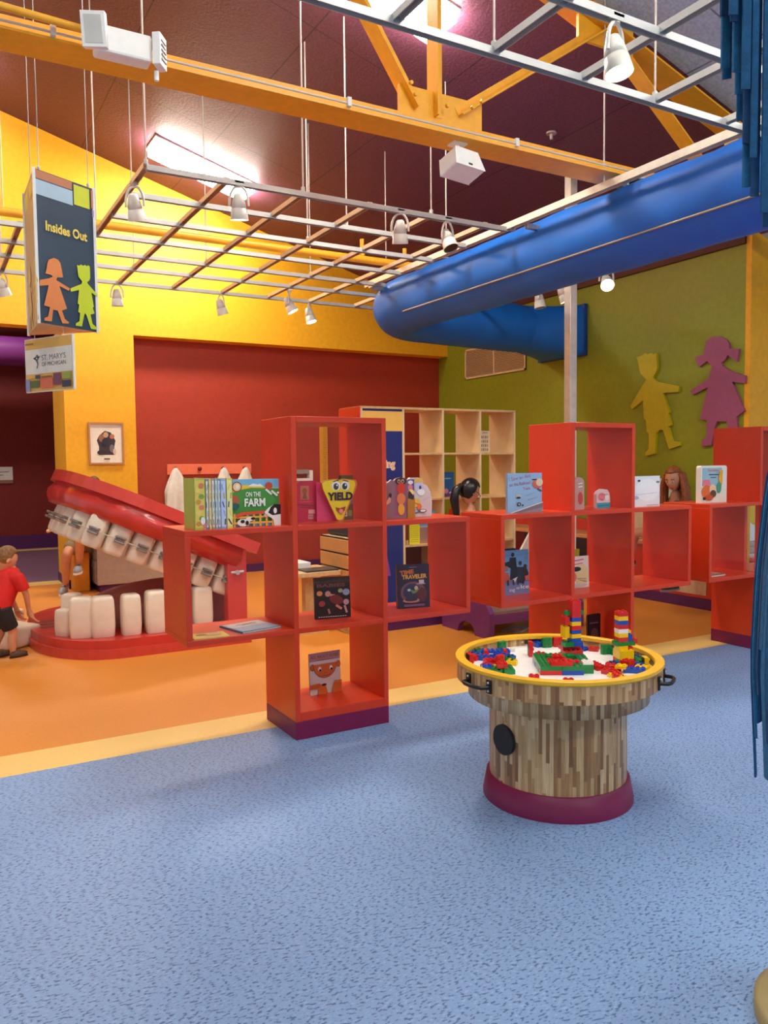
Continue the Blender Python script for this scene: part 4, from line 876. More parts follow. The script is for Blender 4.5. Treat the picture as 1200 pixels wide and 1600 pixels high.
k = MB(); k.prism([(0, 0), (.5, 0), (.5, .82), (.40, .82), (.05, .32)], 'y', 0, .03, WH); k.build('board', t, bevel=.004); MB().box(.4, .03, 0, .46, .3, .04, PB).build('foot', t); MB().box(.03, .03, 0, .09, .3, .04, PB).build('foot', t)

# ================================================================== WALL FIGURES, GRILLE
boy = [(6.579,2.687),(6.53,2.5),(6.435,2.419),(6.481,2.375),(6.676,2.135),(6.643,2.101),(6.486,2.195),(6.471,1.976),(6.439,1.967),(6.429,1.829),(6.398,1.816),(6.396,1.636),(6.448,1.595),(6.441,1.559),(6.303,1.583),(6.291,1.812),(6.261,1.83),(6.246,1.846),(6.196,1.844),(6.111,1.629),(5.968,1.666),(5.982,1.703),(6.068,1.715),(6.129,1.876),(6.085,1.893),(6.13,2.017),(6.11,2.032),(6.201,2.251),(5.995,2.246),(5.985,2.307),(6.268,2.379),(6.344,2.429),(6.285,2.522),(6.296,2.7),(6.338,2.694),(6.377,2.71),(6.423,2.699),(6.46,2.718),(6.501,2.699)]
girl = [(5.668,2.656),(5.642,2.741),(5.60,2.765),(5.552,2.778),(5.50,2.772),(5.45,2.753),(5.40,2.72),(5.373,2.682),(5.367,2.628),(5.254,2.613),(5.276,2.489),(5.384,2.566),(5.42,2.52),(5.458,2.499),(5.445,2.465),(5.344,2.4),(5.178,2.337),(5.178,2.262),(5.329,2.292),(5.185,1.992),(5.274,1.934),(5.243,1.729),(5.196,1.685),(5.201,1.653),(5.318,1.667),(5.385,1.897),(5.499,1.902),(5.524,1.849),(5.567,1.658),(5.686,1.65),(5.679,1.717),(5.627,1.742),(5.622,1.92),(5.71,1.936),(5.617,2.263),(5.808,2.196),(5.836,2.248),(5.61,2.351),(5.568,2.479),(5.631,2.536),(5.731,2.481),(5.782,2.592),(5.667,2.611)]
for nm, pts, c, lb in (('boy_cutout', boy, (186, 170, 12), 'yellow-green boy silhouette cut-out on the green wall'), ('girl_cutout', girl, (154, 76, 112), 'mauve pigtailed girl silhouette cut-out on the green wall')):
    cy = sum(p[0] for p in pts)/len(pts); cz = min(p[1] for p in pts)
    k = MB(off=(XG, cy, cz)); k.prism(pts, 'x', XG-.035, XG-.001, col(*c, .4)); o = k.build(nm, bevel=.004); o.location = (XG, cy, cz); tag(o, lb, 'wall cut-out')
vt = thing('air_grille', 'cream double air grille under the blue duct on the green wall', 'vent', (XG, 8.56, 2.757))
fm = col(220, 196, 150, .5)
MB().box(-.012, 0, 0, -.002, 1.40, .44, c_(120, 92, 60)).build('backing', vt)
k = MB()
for a in ((0, 0, 1.40, .025), (0, .415, 1.40, .44), (0, 0, .025, .44), (1.375, 0, 1.40, .44), (.69, 0, .71, .44)): k.box(-.024, a[0], a[1], -.002, a[2], a[3], fm)
k.build('frame', vt)
k = MB()
for j in range(18): k.beam((-.018, .02, .035+j*.0215), (-.018, 1.38, .035+j*.0215), .014, .005, fm, up=(.5, 0, 1))
k.build('louvres', vt)

# ================================================================== HANGING SIGN
A_ = Vector((.53, 4.40, 2.23)); SH = .76; SB = .365; SC = .45
sgn = thing('hanging_sign', 'three-sided hanging sign reading Insides Out with boy and girl figures', 'sign', A_)
B_ = Vector((SB*.866, SB*.5, 0)); C_ = Vector((0, SC, 0)); Z_ = Vector((0, 0, SH))
SL = c_(44, 66, 84); TAN = col(214, 178, 128, .5)
k = MB(); k.prism([(0, 0), (B_.x, B_.y), (C_.x, C_.y)], 'z', 0, SH, TAN); a = Art(k, (0, 0, 0), B_, (0, 0, 1), .0008)
def q_(u, v): return (u*SB, v*SH)
def rq(u0, v0, u1, v1, m): a.poly([q_(u0, v0), q_(u1, v0), q_(u1, v1), q_(u0, v1)], m)
rq(.0, 0, 1, 1, SL); rq(.02, .942, .62, .995, c_(186, 120, 84)); rq(.012, .837, .625, .935, c_(168, 196, 214)); rq(.645, .848, .918, .984, c_(206, 214, 50)); rq(.945, .86, 1, .985, c_(204, 140, 96)); rq(.955, .80, .985, .85, c_(170, 150, 190))
a.text('Insides Out', .150*SB, .615*SH, .70*SB, .066*SH, c_(240, 214, 100), .032)
sg = [(.157,.402),(.18,.425),(.224,.436),(.26,.445),(.297,.444),(.335,.44),(.369,.423),(.39,.38),(.407,.33),(.311,.321),(.291,.302),(.515,.265),(.5,.247),(.34,.267),(.456,.123),(.369,.105),(.413,.051),(.485,.033),(.471,.023),(.369,.019),(.297,.099),(.224,.099),(.195,.019),(.078,.016),(.078,.033),(.137,.048),(.174,.112),(.078,.116),(.166,.257),(.02,.239),(.029,.279),(.18,.303),(.238,.32),(.209,.328),(.116,.329),(.14,.36)]
sb = [(.651,.438),(.689,.435),(.718,.447),(.762,.442),(.791,.452),(.82,.444),(.849,.455),(.878,.446),(.878,.37),(.86,.35),(.82,.334),(.834,.324),(1.0,.263),(1.0,.246),(.892,.27),(.927,.173),(.907,.165),(.936,.126),(.863,.114),(.892,.052),(.974,.028),(.965,.015),(.863,.014),(.791,.103),(.767,.118),(.747,.099),(.703,.02),(.593,.018),(.602,.036),(.66,.052),(.68,.111),(.645,.115),(.669,.169),(.64,.172),(.674,.268),(.529,.244),(.523,.266),(.718,.313),(.733,.332),(.69,.35),(.669,.361)]
a.poly([q_(*p) for p in sg], c_(226, 136, 74)); a.poly([q_(*p) for p in sb], c_(196, 214, 40))
a2 = Art(k, C_, -C_, (0, 0, 1), .0008)     # the narrow left-hand face
a2.poly([(.02, .55), (SC-.02, .55), (SC-.02, SH-.02), (.02, SH-.02)], c_(206, 170, 120)); a2.poly([(.04, .64), (.2, .64), (.2, SH-.03), (.04, SH-.03)], c_(214, 204, 120)); a2.poly([(.26, .66), (.40, .66), (.40, SH-.03), (.26, SH-.03)], c_(236, 200, 80))
a2.poly([(.05+(p[0])*.5*.8, p[1]*SH) for p in sg], c_(222, 186, 130)); a2.poly([(.12+(p[0])*.38, p[1]*SH) for p in sb], c_(240, 206, 90))
k.build('sign_box', sgn)
k = MB()
for p in (Vector((0, 0, 0)), B_, C_): k.box(p.x-.007, p.y-.007, -.004, p.x+.007, p.y+.007, SH+.004, WH)
k.build('edge_trim', sgn, label='white edge trims')
k = MB()
for p in (Vector((.03, .05, SH)), Vector((SB*.8, SB*.5+.01, SH)), Vector((.03, SC-.06, SH))):
    wz = ceil_z(A_.x+p.x)-A_.z; k.cyl(p, (p.x, p.y, wz), .0022, n=6, mt=M_GALV); k.sphere((p.x, p.y, SH+.02), .008, .008, .012, M_GALV, 8, 6)
k.build('cable', sgn)
G_ = Vector((.60, 4.60, 1.905)); dv = Vector((.485, -.875, 0)); SW = .395; SH2 = .285
ss = thing('sponsor_sign', 'small hanging panel reading ST. MARYS OF MICHIGAN under the three-sided sign', 'sign', G_)
k = MB(); h0 = -dv*SW/2; h1 = dv*SW/2; nn = Vector((-.875, -.485, 0))
k.beam(h0+Vector((0, 0, SH2/2)), h1+Vector((0, 0, SH2/2)), .012, SH2, WH)
a = Art(k, h0+nn*.006, dv, (0, 0, 1), .0008); w, h = SW, SH2
a.rect(.004, 0.004, w-.006, h-.004, c_(240, 184, 80)); a.rect(.004, h*.34, w-.006, h*.80, c_(240, 232, 216))
a.text("ST. MARY'S", w*.36, h*.58, w*.5, h*.10, c_(110, 104, 100), .0); a.text('OF MICHIGAN', w*.36, h*.47, w*.5, h*.075, c_(110, 104, 100), .0)
DK = c_(52, 52, 60); a.poly([(w*.2, h*.62), (w*.27, h*.70), (w*.31, h*.64), (w*.265, h*.575)], DK); a.ell(w*.263, h*.635, w*.018, h*.028, c_(240, 232, 216)); a.line(w*.255, h*.6, w*.29, h*.52, .007, DK); a.line(w*.29, h*.52, w*.265, h*.44, .006, DK); a.line(w*.2, h*.63, w*.34, h*.655, .004, DK)
for (u0, v0, u1, v1, c) in ((.02, .02, .11, .25, (146, 146, 186)), (.13, .08, .32, .21, (92, 104, 40)), (.34, .06, .6, .24, (232, 108, 70)), (.62, .1, .78, .32, (128, 60, 86)), (.8, .2, .98, .32, (164, 172, 70)), (.8, .05, .98, .17, (58, 52, 78)), (.12, .23, .24, .26, (206, 150, 60)), (.25, .24, .36, .31, (72, 56, 84)), (.38, .25, .6, .28, (150, 76, 40))): a.rect(w*u0, h*v0, w*u1, h*v1, c_(*c))
a.rect(w*.06, h*.88, w*.24, h*.91, c_(150, 110, 40))
k.build('panel', ss)
k = MB()
for f in (-.3, .3): k.cyl(dv*SW*f+Vector((0, 0, SH2)), dv*SW*f+Vector((0, 0, .325)), .002, n=6, mt=M_GALV)
k.build('cable', ss)

# ================================================================== TRUSS, PIPE, POLE
ts = thing('roof_truss', 'yellow steel roof truss crossing below the ceiling', 'truss', (2.8, 4.225, 3.5))
def O(p): return Vector(p)-Vector((2.8, 4.225, 3.5))
def angle_pair(name, p0, p1, leg=.105, both=.225, upv=(0, 0, 1)):
    k = MB(); p0 = O(p0); p1 = O(p1); d = (p1-p0).normalized(); yv = Vector((0, 1, 0)); n = d.cross(yv).normalized()
    if n.z < 0: n = -n
    if abs(d.z) > .95: n = Vector((1, 0, 0))
    k.beam(p0, p1, both, .012, M_YSTEEL, up=n); k.beam(p0+n*leg/2, p1+n*leg/2, .03, leg, M_YSTEEL, up=n); return k.build(name, ts)
angle_pair('bottom_chord', (-4, 4.225, 3.5), (6.85, 4.225, 3.5))
zc = lambda x: ceil_z(x)-.16
angle_pair('top_chord', (XRIDGE, 4.225, zc(XRIDGE)), (7.0, 4.225, zc(7.0)))
for i, (p0, p1) in enumerate((((2.80, 3.62), (2.80, zc(2.8))), ((2.66, 3.64), (1.50, zc(1.5))), ((2.98, 3.66), (4.22, zc(4.22))), ((4.25, zc(4.25)), (5.46, 3.60)), ((5.6, 3.6), (5.6, zc(5.6))))):
    angle_pair('web', (p0[0], 4.225, p0[1]), (p1[0], 4.225, p1[1]), .055, .12)
for (x0, x1, z0, z1) in ((2.55, 3.16, 3.50, 3.77), (3.98, 4.5, 4.38, 4.66), (5.3, 5.75, 3.5, 3.72)):
    MB().box(x0-2.8, -.012, z0-3.5, x1-2.8, .012, z1-3.5, M_YSTEEL).build('gusset_plate', ts)
k = MB()
for x in (2.72, 2.80, 2.88, 2.96, ): k.cyl((x-2.8, -.06, .006), (x-2.8, -.06, .024), .012, n=6, mt=M_YSTEEL)
for (x, z) in ((2.63, 3.70), (2.60, 3.76), (3.05, 3.71), (3.12, 3.76), (2.86, 3.68)): k.cyl((x-2.8, -.055, z-3.5), (x-2.8, -.075, z-3.5), .012, n=8, mt=M_YSTEEL)
k.build('bolt', ts)
t = thing('conduit', 'thin conduit clipped along the lower edge of the yellow truss', 'conduit', (2.5, 4.10, 3.51))
k = MB(); k.tube([(-3.5, 0, .012), (-1.2, 0, .012), (0, 0, .012), (2, 0, .012)], .006, 8, c_(196, 190, 180)); k.build('pipe', t)
for x in (-1.9, -.35, .85): MB().box(x-.012, -.012, -.004, x+.012, .012, .045, M_WHITEM).build('clip', t)
k = MB(); k.tube([(-4, 4.04, 3.56), (.2, 4.04, 3.56), (.72, 4.05, 3.545)], .018, 8, M_YSTEEL); tag(k.build('cable_pipe'), 'yellow cable pipe along the truss, left of the emergency lamp', 'pipe')
po = MB(off=(5.39, 5.80, 0)); po.box(5.347, 5.757, 0, 5.433, 5.843, ceil_z(5.39), col(232, 222, 206, .25, metal=.2)); o = po.build('support_pole', bevel=.006); o.location = (5.39, 5.80, 0); tag(o, 'bright square steel pole behind the middle shelf tower', 'pole')
t = thing('sprinkler_pipe', 'yellow pipe running along above the lighting grid', 'pipe', (3, 6.9, 3.47))
k = MB(); k.cyl((-7, 0, 0), (3.0, 0, 0), .035, n=12, mt=M_YSTEEL); k.build('pipe', t)
for x, h in ((.74, .19), (1.22, .16)):
    k = MB(); k.cyl((x, 0, 0), (x, 0, h), .02, n=10, mt=M_YSTEEL); k.cyl((x, 0, .03), (x, 0, .07), .028, n=10, mt=M_YSTEEL); k.build('stub', t)
k = MB(); k.cyl((-2.42, 0, 0), (-2.42, 0, 2.2), .03, n=10, mt=M_YSTEEL); k.build('riser', t)

# ================================================================== LIGHTING GRID
GZ = 3.4
gr = thing('lighting_grid', 'silver metal lighting grid hung on thin rods under the ceiling', 'lighting grid', (2.7, 6, GZ))
def GO(x, y, z): return Vector((x-2.7, y-6, z-GZ))
def rail(p, q, w=.036, h=.034, mt=M_GALV):
    k = MB(); k.beam(GO(*p), GO(*q), w, .004, mt, up=(0, 0, 1)); d = (Vector(q)-Vector(p)).normalized(); s = d.cross(Vector((0, 0, 1)))
    for g in (-1, 1): k.beam(GO(*(Vector(p)+s*g*w/2+Vector((0, 0, -h/2)))), GO(*(Vector(q)+s*g*w/2+Vector((0, 0, -h/2)))), .004, h, mt)
    return k.build('rail', gr)
ROWS = [(5.23, 1.29, 4.18), (5.79, 1.29, 4.18), (6.33, 1.29, 4.18), (6.90, -2.5, 4.18), (7.44, -2.5, 4.3), (7.94, -2.5, 4.6), (8.58, -2.5, 4.8)]
for y, a, b in ROWS: rail((a, y, GZ), (b, y, GZ))
M_GT = col(200, 176, 148, .45, .03, 10, metal=.25)
for x, y0, y1 in ((1.29, 5.23, 6.9), (1.818, 5.23, 8.58), (2.372, 5.23, 8.58), (2.906, 5.23, 8.58), (3.44, 5.23, 8.58), (3.96, 5.23, 8.58), (4.55, 7.94, 8.58), (.72, 6.9, 8.58), (.15, 6.9, 8.58)): rail((x, y0, GZ+.012), (x, y1, GZ+.012), mt=M_GT)
rail((4.18, -2, GZ+.03), (4.18, 7.62, GZ+.03), .05, .05, col(226, 220, 206, .35, metal=.3))
for y in (3.04, 2.56, 2.06, 1.5): rail((-1.5 if y < 3 else .6, y, GZ), (4.18, y, GZ))
for x in (1.29, 1.818, 2.352, 2.895, 3.41, 3.97): rail((x, 1.5, GZ+.012), (x, 3.04, GZ+.012))
rail((5.52, 2, GZ-.05), (5.52, 7.6, GZ-.05))
for y in (3, 5, 7.5): rail((4.18, y, GZ-.03), (5.52, y, GZ-.03))
RODS = [(1.29, 5.23), (2.372, 5.23), (3.44, 5.23), (3.96, 5.79), (2.906, 6.33), (1.29, 6.9), (2.372, 7.44), (3.44, 7.44), (1.818, 7.94), (3.41, 3.04), (2.352, 3.04), (4.18, 4.17), (.15, 7.44), (.72, 8.58), (4.18, 7.2), (3.0, 5.79), (1.29, 3.04)]
for x, y in RODS:
    k = MB(); k.cyl(GO(x, y, GZ), GO(x, y, ceil_z(x)), .006, n=6, mt=col(190, 176, 168, .4, metal=.3)); k.cyl(GO(x, y, GZ+.005), GO(x, y, GZ+.035), .014, n=8, mt=M_GALV); k.build('hanger_rod', gr)

def spotlight(x, y, z, aim, label, lit=True, mount=.10, warm=(1, .86, .66), power=None):
    """track spot hanging below x,y,z ; aim = direction of the beam"""
    s = thing('track_spotlight', label, 'spotlight', (x, y, z), group='track spotlights on the lighting grid')
    a = Vector(aim).normalized(); pv = Vector((0, 0, -.160))      # pivot
    side = a.cross(Vector((0, 0, 1)))
    if side.length < .1: side = Vector((.85, -.5, 0))
    side.normalize()
    k = MB(); k.cyl((0, 0, 0), (0, 0, -.035), .018, n=12, mt=M_WHITEM); k.box(-.03, -.02, -.012, .03, .02, 0, M_WHITEM); k.build('mount', s)
    k = MB(); pts = []
    for i in range(13):
        t = PI*i/12; pts.append(side*(.064*math.cos(t)) + Vector((0, 0, -.160+.132*math.sin(t)**.8)))
    k.tube(pts, .0085, 8, M_WHITEM); k.build('yoke', s)
    h = MB(); p = lambda f: pv + a*f
    ax = [(-.082, .018), (-.074, .030), (-.03, .043), (.008, .050), (.010, .047), (.016, .047), (.018, .052), (.078, .060), (.088, .060)]
    b1 = a.orthogonal().normalized(); b2 = a.cross(b1); vs = []
    n = 24
    for f, r in ax:
        for j in range(n): th = 2*PI*j/n; vs.append(p(f)+b1*math.cos(th)*r+b2*math.sin(th)*r)
    h.add(vs, [(i*n+j, i*n+(j+1) % n, (i+1)*n+(j+1) % n, (i+1)*n+j) for i in range(len(ax)-1) for j in range(n)] + [tuple(range(n-1, -1, -1))], M_WHITEM, True)
    h.build('lamp_head', s)
    l = MB()
    l.cyl(p(.070), p(.082), .053, n=24, mt=emis('lamp_glow_%d' % int(warm[2]*100), warm[0], warm[1], warm[2], 22) if lit else col(50, 36, 30, .3))
    l.build('lens', s, label='glowing lens' if lit else 'dark lens')
    if lit:
        ld = bpy.data.lights.new('spot', 'SPOT'); ld.energy = power or SPOT_POWER; ld.color = warm; ld.spot_size = R(70); ld.spot_blend = .7; ld.shadow_soft_size = .05
        lo = bpy.data.objects.new('spot_beam', ld); C.objects.link(lo); lo.parent = s; lo.location = p(.095)
        lo.rotation_euler = a.to_track_quat('-Z', 'Y').to_euler()
WW = (1, .95, .86)
spotlight(1.29, 5.56, GZ-.005, (.25, .35, -1), 'lit track spotlight at the front left corner of the grid, before the yellow wall glare', warm=WW)
spotlight(1.90, 5.23, GZ-.005, (.1, .2, -1), 'lit track spotlight glaring under the bright ceiling panel', warm=WW)
spotlight(3.16, 5.23, GZ-.005, (.15, .25, -1), 'unlit white track spotlight, left of the pair at the middle of the front rail', False)
spotlight(3.59, 5.23, GZ-.005, (.1, -.45, -1), 'white track spotlight with dark lens just left of the blue duct', False)
spotlight(1.785, 8.58, GZ-.005, (.05, .1, -1), 'spotlight on the rear rail just right of the hanging sign', False)
spotlight(2.885, 8.58, GZ-.005, (.35, .1, -1), 'tilted grey spotlight on the rear rail above the recess edge', False)
spotlight(3.50, 8.127, GZ-.005, (.45, -.2, -1), 'lit white spotlight, upper left one of the two over the red recess', warm=WW)
spotlight(3.947, 8.58, GZ-.005, (.2, -.2, -1), 'lit white spotlight, lower right one of the two over the red recess', warm=WW)
spotlight(.724, 8.58, GZ-.005, (.3, .2, -1), 'spotlight cut by the left edge of the photo', False)
spotlight(2.63, 2.56, GZ-.005, (.05, -.2, -1), 'large lit warm spotlight near the blue ceiling', warm=(1, .80, .55))
spotlight(1.70, 2.06, GZ-.005, (.15, .1, -1), 'lit spotlight at the top edge of the photo', warm=(1, .84, .62))
spotlight(5.52, 6.40, GZ-.08, (.1, -.1, -1), 'unlit spotlight behind the blue duct, left of the steel pole', False)
spotlight(5.52, 6.05, GZ-.08, (.4, -.2, -1), 'lit spotlight behind the blue duct touching the steel pole', warm=(1, .84, .62))
spotlight(5.52, 5.47, GZ-.08, (-.55, -.75, -.75), 'bright lit spotlight under the duct facing the viewer, right of the pole', warm=(1, .90, .72))

# ================================================================== FLUORESCENT CEILING FIXTURES
def fixture(x0, x1, y0, y1, label, power=FIXTURE_POWER):
    zc0, zc1 = ceil_z(x0), ceil_z(x1); s = thing('ceiling_light', label, 'ceiling light', ((x0+x1)/2, (y0+y1)/2, (zc0+zc1)/2), group='fluorescent lights on the sloped ceiling')
    dx, dy, dz = (x1-x0)/2, (y1-y0)/2, (zc1-zc0)/2
    def slab(a, b, grow): return [(-dx-grow, -dy-grow, -dz+a), (dx+grow, -dy-grow, dz+a), (dx+grow, dy+grow, dz+a), (-dx-grow, dy+grow, -dz+a), (-dx-grow, -dy-grow, -dz+b), (dx+grow, -dy-grow, dz+b), (dx+grow, dy+grow, dz+b), (-dx-grow, dy+grow, -dz+b)]
    F = [(0,3,2,1),(4,5,6,7),(0,1,5,4),(1,2,6,5),(2,3,7,6),(3,0,4,7)]
    MB().add(slab(-.10, -.02, 0), F, emis('fluorescent_%d' % power, 1, .92, .80, power)).build('diffuser', s)
    MB().add(slab(-.02, 0, .02), F, M_WHITEM).build('housing', s)
fixture(2.40, 3.54, 9.2, 9.62, 'bright fluorescent panel on the ceiling over the yellow wall', 85)
fixture(2.40, 3.54, 5.02, 5.40, 'bright fluorescent panel at the top edge above the truss', 70)
n_ = 0
for x, y, lb in ((2.4, .9, 'over the round table'), (5.0, .9, 'over the window side'), (-.6, .9, 'to the left of the viewer'), (2.4, -2.4, 'behind the viewer'), (-.6, 5.1, 'left of the truss'), (-.6, 9.2, 'over the left opening'), (-3.6, 3.0, 'beyond the roof ridge')):
    fixture(x, x+1.14, y, y+.40, 'fluorescent ceiling panel '+lb)
sl_ = thing('ceiling_light', 'unseen light panel added on the ceiling of the side room at left', 'ceiling light', (0.4, 13.2, 4.6))  # added lamp out of view, brightens the dim maroon side room
MB().box(-.6, -.2, -.07, .6, .2, -.01, emis('fluorescent', 1, .92, .80, FIXTURE_POWER)).build('diffuser', sl_); MB().box(-.62, -.22, -.01, .62, .22, 0, M_WHITEM).build('housing', sl_)
t = thing('fire_sprinkler', 'small round sprinkler on the purple ceiling right of the truss', 'sprinkler', (4.96, 5.59, ceil_z(4.96)))
k = MB(); k.cyl((0, 0, 0), (0, 0, -.015), .045, n=20, mt=c_(190, 160, 150)); k.build('plate', t); k = MB(); k.cyl((0, 0, -.015), (0, 0, -.06), .014, n=12, mt=c_(200, 190, 180)); k.build('nozzle', t)

# ================================================================== THINGS ON THE TRUSS
em = thing('emergency_light', 'white twin-head emergency light on the yellow truss at upper left', 'emergency light', (.90, 4.06, 3.50))
MB().box(-.125, -.05, -.05, .135, .05, .075, WH).build('body', em, bevel=.012)
k = MB(); k.x = Matrix.Translation((-.13, -.045, .03)) @ Matrix.Rotation(R(-25), 4, 'Z') @ Matrix.Rotation(R(12), 4, 'X')
k.box(-.05, -.045, -.075, .06, .0, .075, WH); k.box(-.035, -.047, -.06, .045, -.044, .06, col(206, 204, 196, .15)); k.build('lamp_head', em, bevel=.012)
k = MB(); k.x = Matrix.Translation((.155, -.03, .01)) @ Matrix.Rotation(R(55), 4, 'Z')
k.box(-.045, -.04, -.075, .045, .0, .075, WH)
for j in range(5): k.box(-.03, -.046, -.05+j*.022, .03, -.039, -.04+j*.022, c_(160, 158, 152))
k.build('lamp_head', em, bevel=.012)
k = MB(); k.cyl((.16, -.02, -.075), (.16, -.02, -.12), .012, n=10, mt=WH); k.build('sensor', em)
sp = thing('loudspeaker', 'white wedge loudspeaker hanging under the truss', 'speaker', (2.975, 4.22, 3.48))
k = MB(); k.cyl((0, 0, .02), (0, 0, -.05), .012, n=10, mt=WH); k.box(-.05, -.04, .004, .05, .04, .02, WH); k.build('bracket', sp)
k = MB(); k.x = Matrix.Translation((0, 0, -.02)) @ Matrix.Rotation(R(10), 4, 'Z') @ Matrix.Rotation(R(-18), 4, 'X'); k.prism([(-.10, -.045), (.10, -.045), (.13, -.17), (-.13, -.17)], 'y', -.07, .08, WH); k.build('cabinet', sp, bevel=.014)
k = MB(); k.x = Matrix.Translation((0, 0, -.02)) @ Matrix.Rotation(R(10), 4, 'Z') @ Matrix.Rotation(R(-18), 4, 'X'); k.box(-.015, -.074, -.155, .015, -.07, -.145, c_(60, 56, 56)); k.build('badge', sp)

# ================================================================== BLUE FABRIC DUCT
M_DUCT = col(10, 106, 204, .5, .07, 3, bump=.3, bscale=4)
du = thing('fabric_duct', 'large bright blue fabric air duct bending to the green wall', 'duct', (4.55, 5, 3.20))
DX, DZ, DR = 4.53, 3.20, .285
pts = [(DX, -1.5+i*.15, DZ) for i in range(int((7.42+1.5)/.15)+1)]
pts = [p for p in pts if p[1] < 7.40]
for i in range(9):
    t = PI/2*i/8; pts.append((DX+.40-.40*math.cos(t), 7.42+.40*math.sin(t), DZ-.03*i/8))
pts += [(x, 7.82, DZ-.03-.03*(x-4.95)/1.6) for x in (5.1, 5.4, 5.7, 6.0, 6.3, 6.5)]
rr = random.Random(5); ph = [rr.random()*6 for _ in range(60)]
def wr_(i, t): return 1+.008*math.sin(3*t+i*.5)+.030*math.sin(i*1.9+2.6*t+ph[i % 60]*.5)*(.45+.55*math.sin(t+.6))+.008*math.sin(7*t+i)
k = MB(off=(4.55, 5, 3.20)); k.tube(pts, DR, 40, M_DUCT, True, wr_); k.build('fabric_tube', du)
k = MB(off=(4.55, 5, 3.20)); th = math.atan(.3505*1.04)
# zip line along the viewer side
zp = Vector((-math.cos(R(32)), 0, -math.sin(R(32))))*DR*1.02
k.tube([(p[0]+zp.x, p[1], p[2]+zp.z) for p in pts if p[1] < 7.1 and p[0] == DX], .0075, 6, c_(166, 150, 120)); k.build('zip', du, label='tan zip line along the side')
k = MB(off=(4.55, 5, 3.20))
n = 24
def ring(x, a, b, cy, cz, sq): return [(x, cy+a*math.copysign(abs(math.cos(2*PI*j/n))**sq, math.cos(2*PI*j/n)), cz+b*math.copysign(abs(math.sin(2*PI*j/n))**sq, math.sin(2*PI*j/n))) for j in range(n)]
rs = [ring(6.45, .285, .285, 7.82, 3.14, 1), ring(6.8, .36, .30, 7.83, 3.13, .6), ring(7.06, .42, .31, 7.83, 3.125, .25), ring(7.12, .42, .31, 7.83, 3.125, .2)]
vs = [p for q in rs for p in q]; k.add(vs, [(i*n+j, i*n+(j+1) % n, (i+1)*n+(j+1) % n, (i+1)*n+j) for i in range(3) for j in range(n)], M_DUCT, True)
k.build('boot', du); MB(off=(4.55, 5, 3.20)).box(7.10, 7.40, 2.81, 7.158, 8.26, 3.44, col(22, 62, 140, .5)).build('wall_flange', du, bevel=.006)
for y in (1.2, 2.6, 4.0, 5.2, 6.4):
    k = MB(off=(4.55, 5, 3.20)); k.tube([(4.40, y, DZ+.25), (4.3, y, DZ+.235), (4.20, y, GZ-.01)], .006, 6, M_GALV); k.box(4.18, y-.02, GZ-.03, 4.22, y+.02, GZ+.03, M_GALV); k.build('hanger_clip', du)

# ================================================================== BLUE FELT STRIPS AT THE RIGHT EDGE
def felt(mb, p, w, th, L_, ang, curve, mt):
    """strip hanging from p, length L_, slightly bowed"""
    n = 9; c, s = math.cos(ang), math.sin(ang); vs = []
    for i in range(n):
        f = i/(n-1); ox = curve*math.sin(f*PI*.9)
        for (a, b) in ((-w/2, -th/2), (w/2, -th/2), (w/2, th/2), (-w/2, th/2)):
            vs.append((p[0]+a*c-(b+ox)*s*.4+ox*c, p[1]+a*s+b*c+ox*s, p[2]-L_*f))
    fs = [(i*4+j, i*4+(j+1) % 4, (i+1)*4+(j+1) % 4, (i+1)*4+j) for i in range(n-1) for j in range(4)] + [(3, 2, 1, 0), tuple((n-1)*4+j for j in range(4))]
    mb.add(vs, fs, mt)
FB = [col(18, 84, 128, .9, .1, 40, bump=.3, bscale=120), col(14, 64, 104, .9, .1, 40, bump=.3, bscale=120), col(28, 100, 142, .9, .1, 40, bump=.3, bscale=120)]
vr = Vector((.868, -.497, 0)); vf = Vector((.497, .868, 0))
base = Vector((1.79, 1.36, 0)); FO = (1.86, 1.32, 3.35)
fs_ = thing('felt_curtain', 'upper bunch of hanging blue felt strips at the top right corner', 'felt strips', FO)
MB(off=FO).beam((1.77, 1.37, 3.36), (2.4, 1.01, 3.36), .3, .04, M_BLACK).build('hanging_bar', fs_)
rr = random.Random(11)
def zpx(y): return 2.645-.00160*y
ST = [(0, .016, 22), (.008, .016, 28), (.020, .018, 102), (.034, .016, 135), (.044, .012, 215), (.050, .014, 280), (.058, .012, 240), (.066, .016, 297), (.076, .012, 250), (.086, .016, 325), (.098, .018, 345), (.115, .02, 330), (.13, .02, 350), (.15, .02, 340), (.17, .02, 350)]
for i, (u, w, y) in enumerate(ST):
    p = base + vr*(u+w/2) + vf*(.012*(i % 3)); k = MB(off=FO); felt(k, (p.x, p.y, 3.34), w*1.25, .006, 3.34-zpx(y), -.52+rr.uniform(-.3, .3), 0, FB[i % 3]); k.build('felt_strip', fs_)
for i in range(14):
    u = .010+i*.013; p = base + vr*u + vf*(.06+.02*(i % 3)); k = MB(off=FO); felt(k, (p.x, p.y, 3.34), .022, .006, 3.34-zpx(10+min(260, u*2200)+rr.uniform(-30, 20)), -.52+rr.uniform(-.4, .4), 0, FB[(i+1) % 3]); k.build('felt_strip', fs_)
BX, BY = 2.070, 1.138
fl_ = thing('felt_brush', 'lower bulging brush of blue felt strips down the right edge', 'felt strips', (BX, BY, 0))
def bz(zz): return (BX, BY, zz)
k = MB(off=(BX, BY, 0)); k.cyl(bz(0), bz(1.85), .05, n=16, mt=M_BLACK); k.build('core', fl_)
k = MB(off=(BX, BY, 0)); k.lathe([(.25, 0), (.25, .04), (.235, .045), (.0, .045)], 56, col(150, 134, 92, .5), c=bz(0)); k.build('base_ring', fl_, label='tan-edged round base')
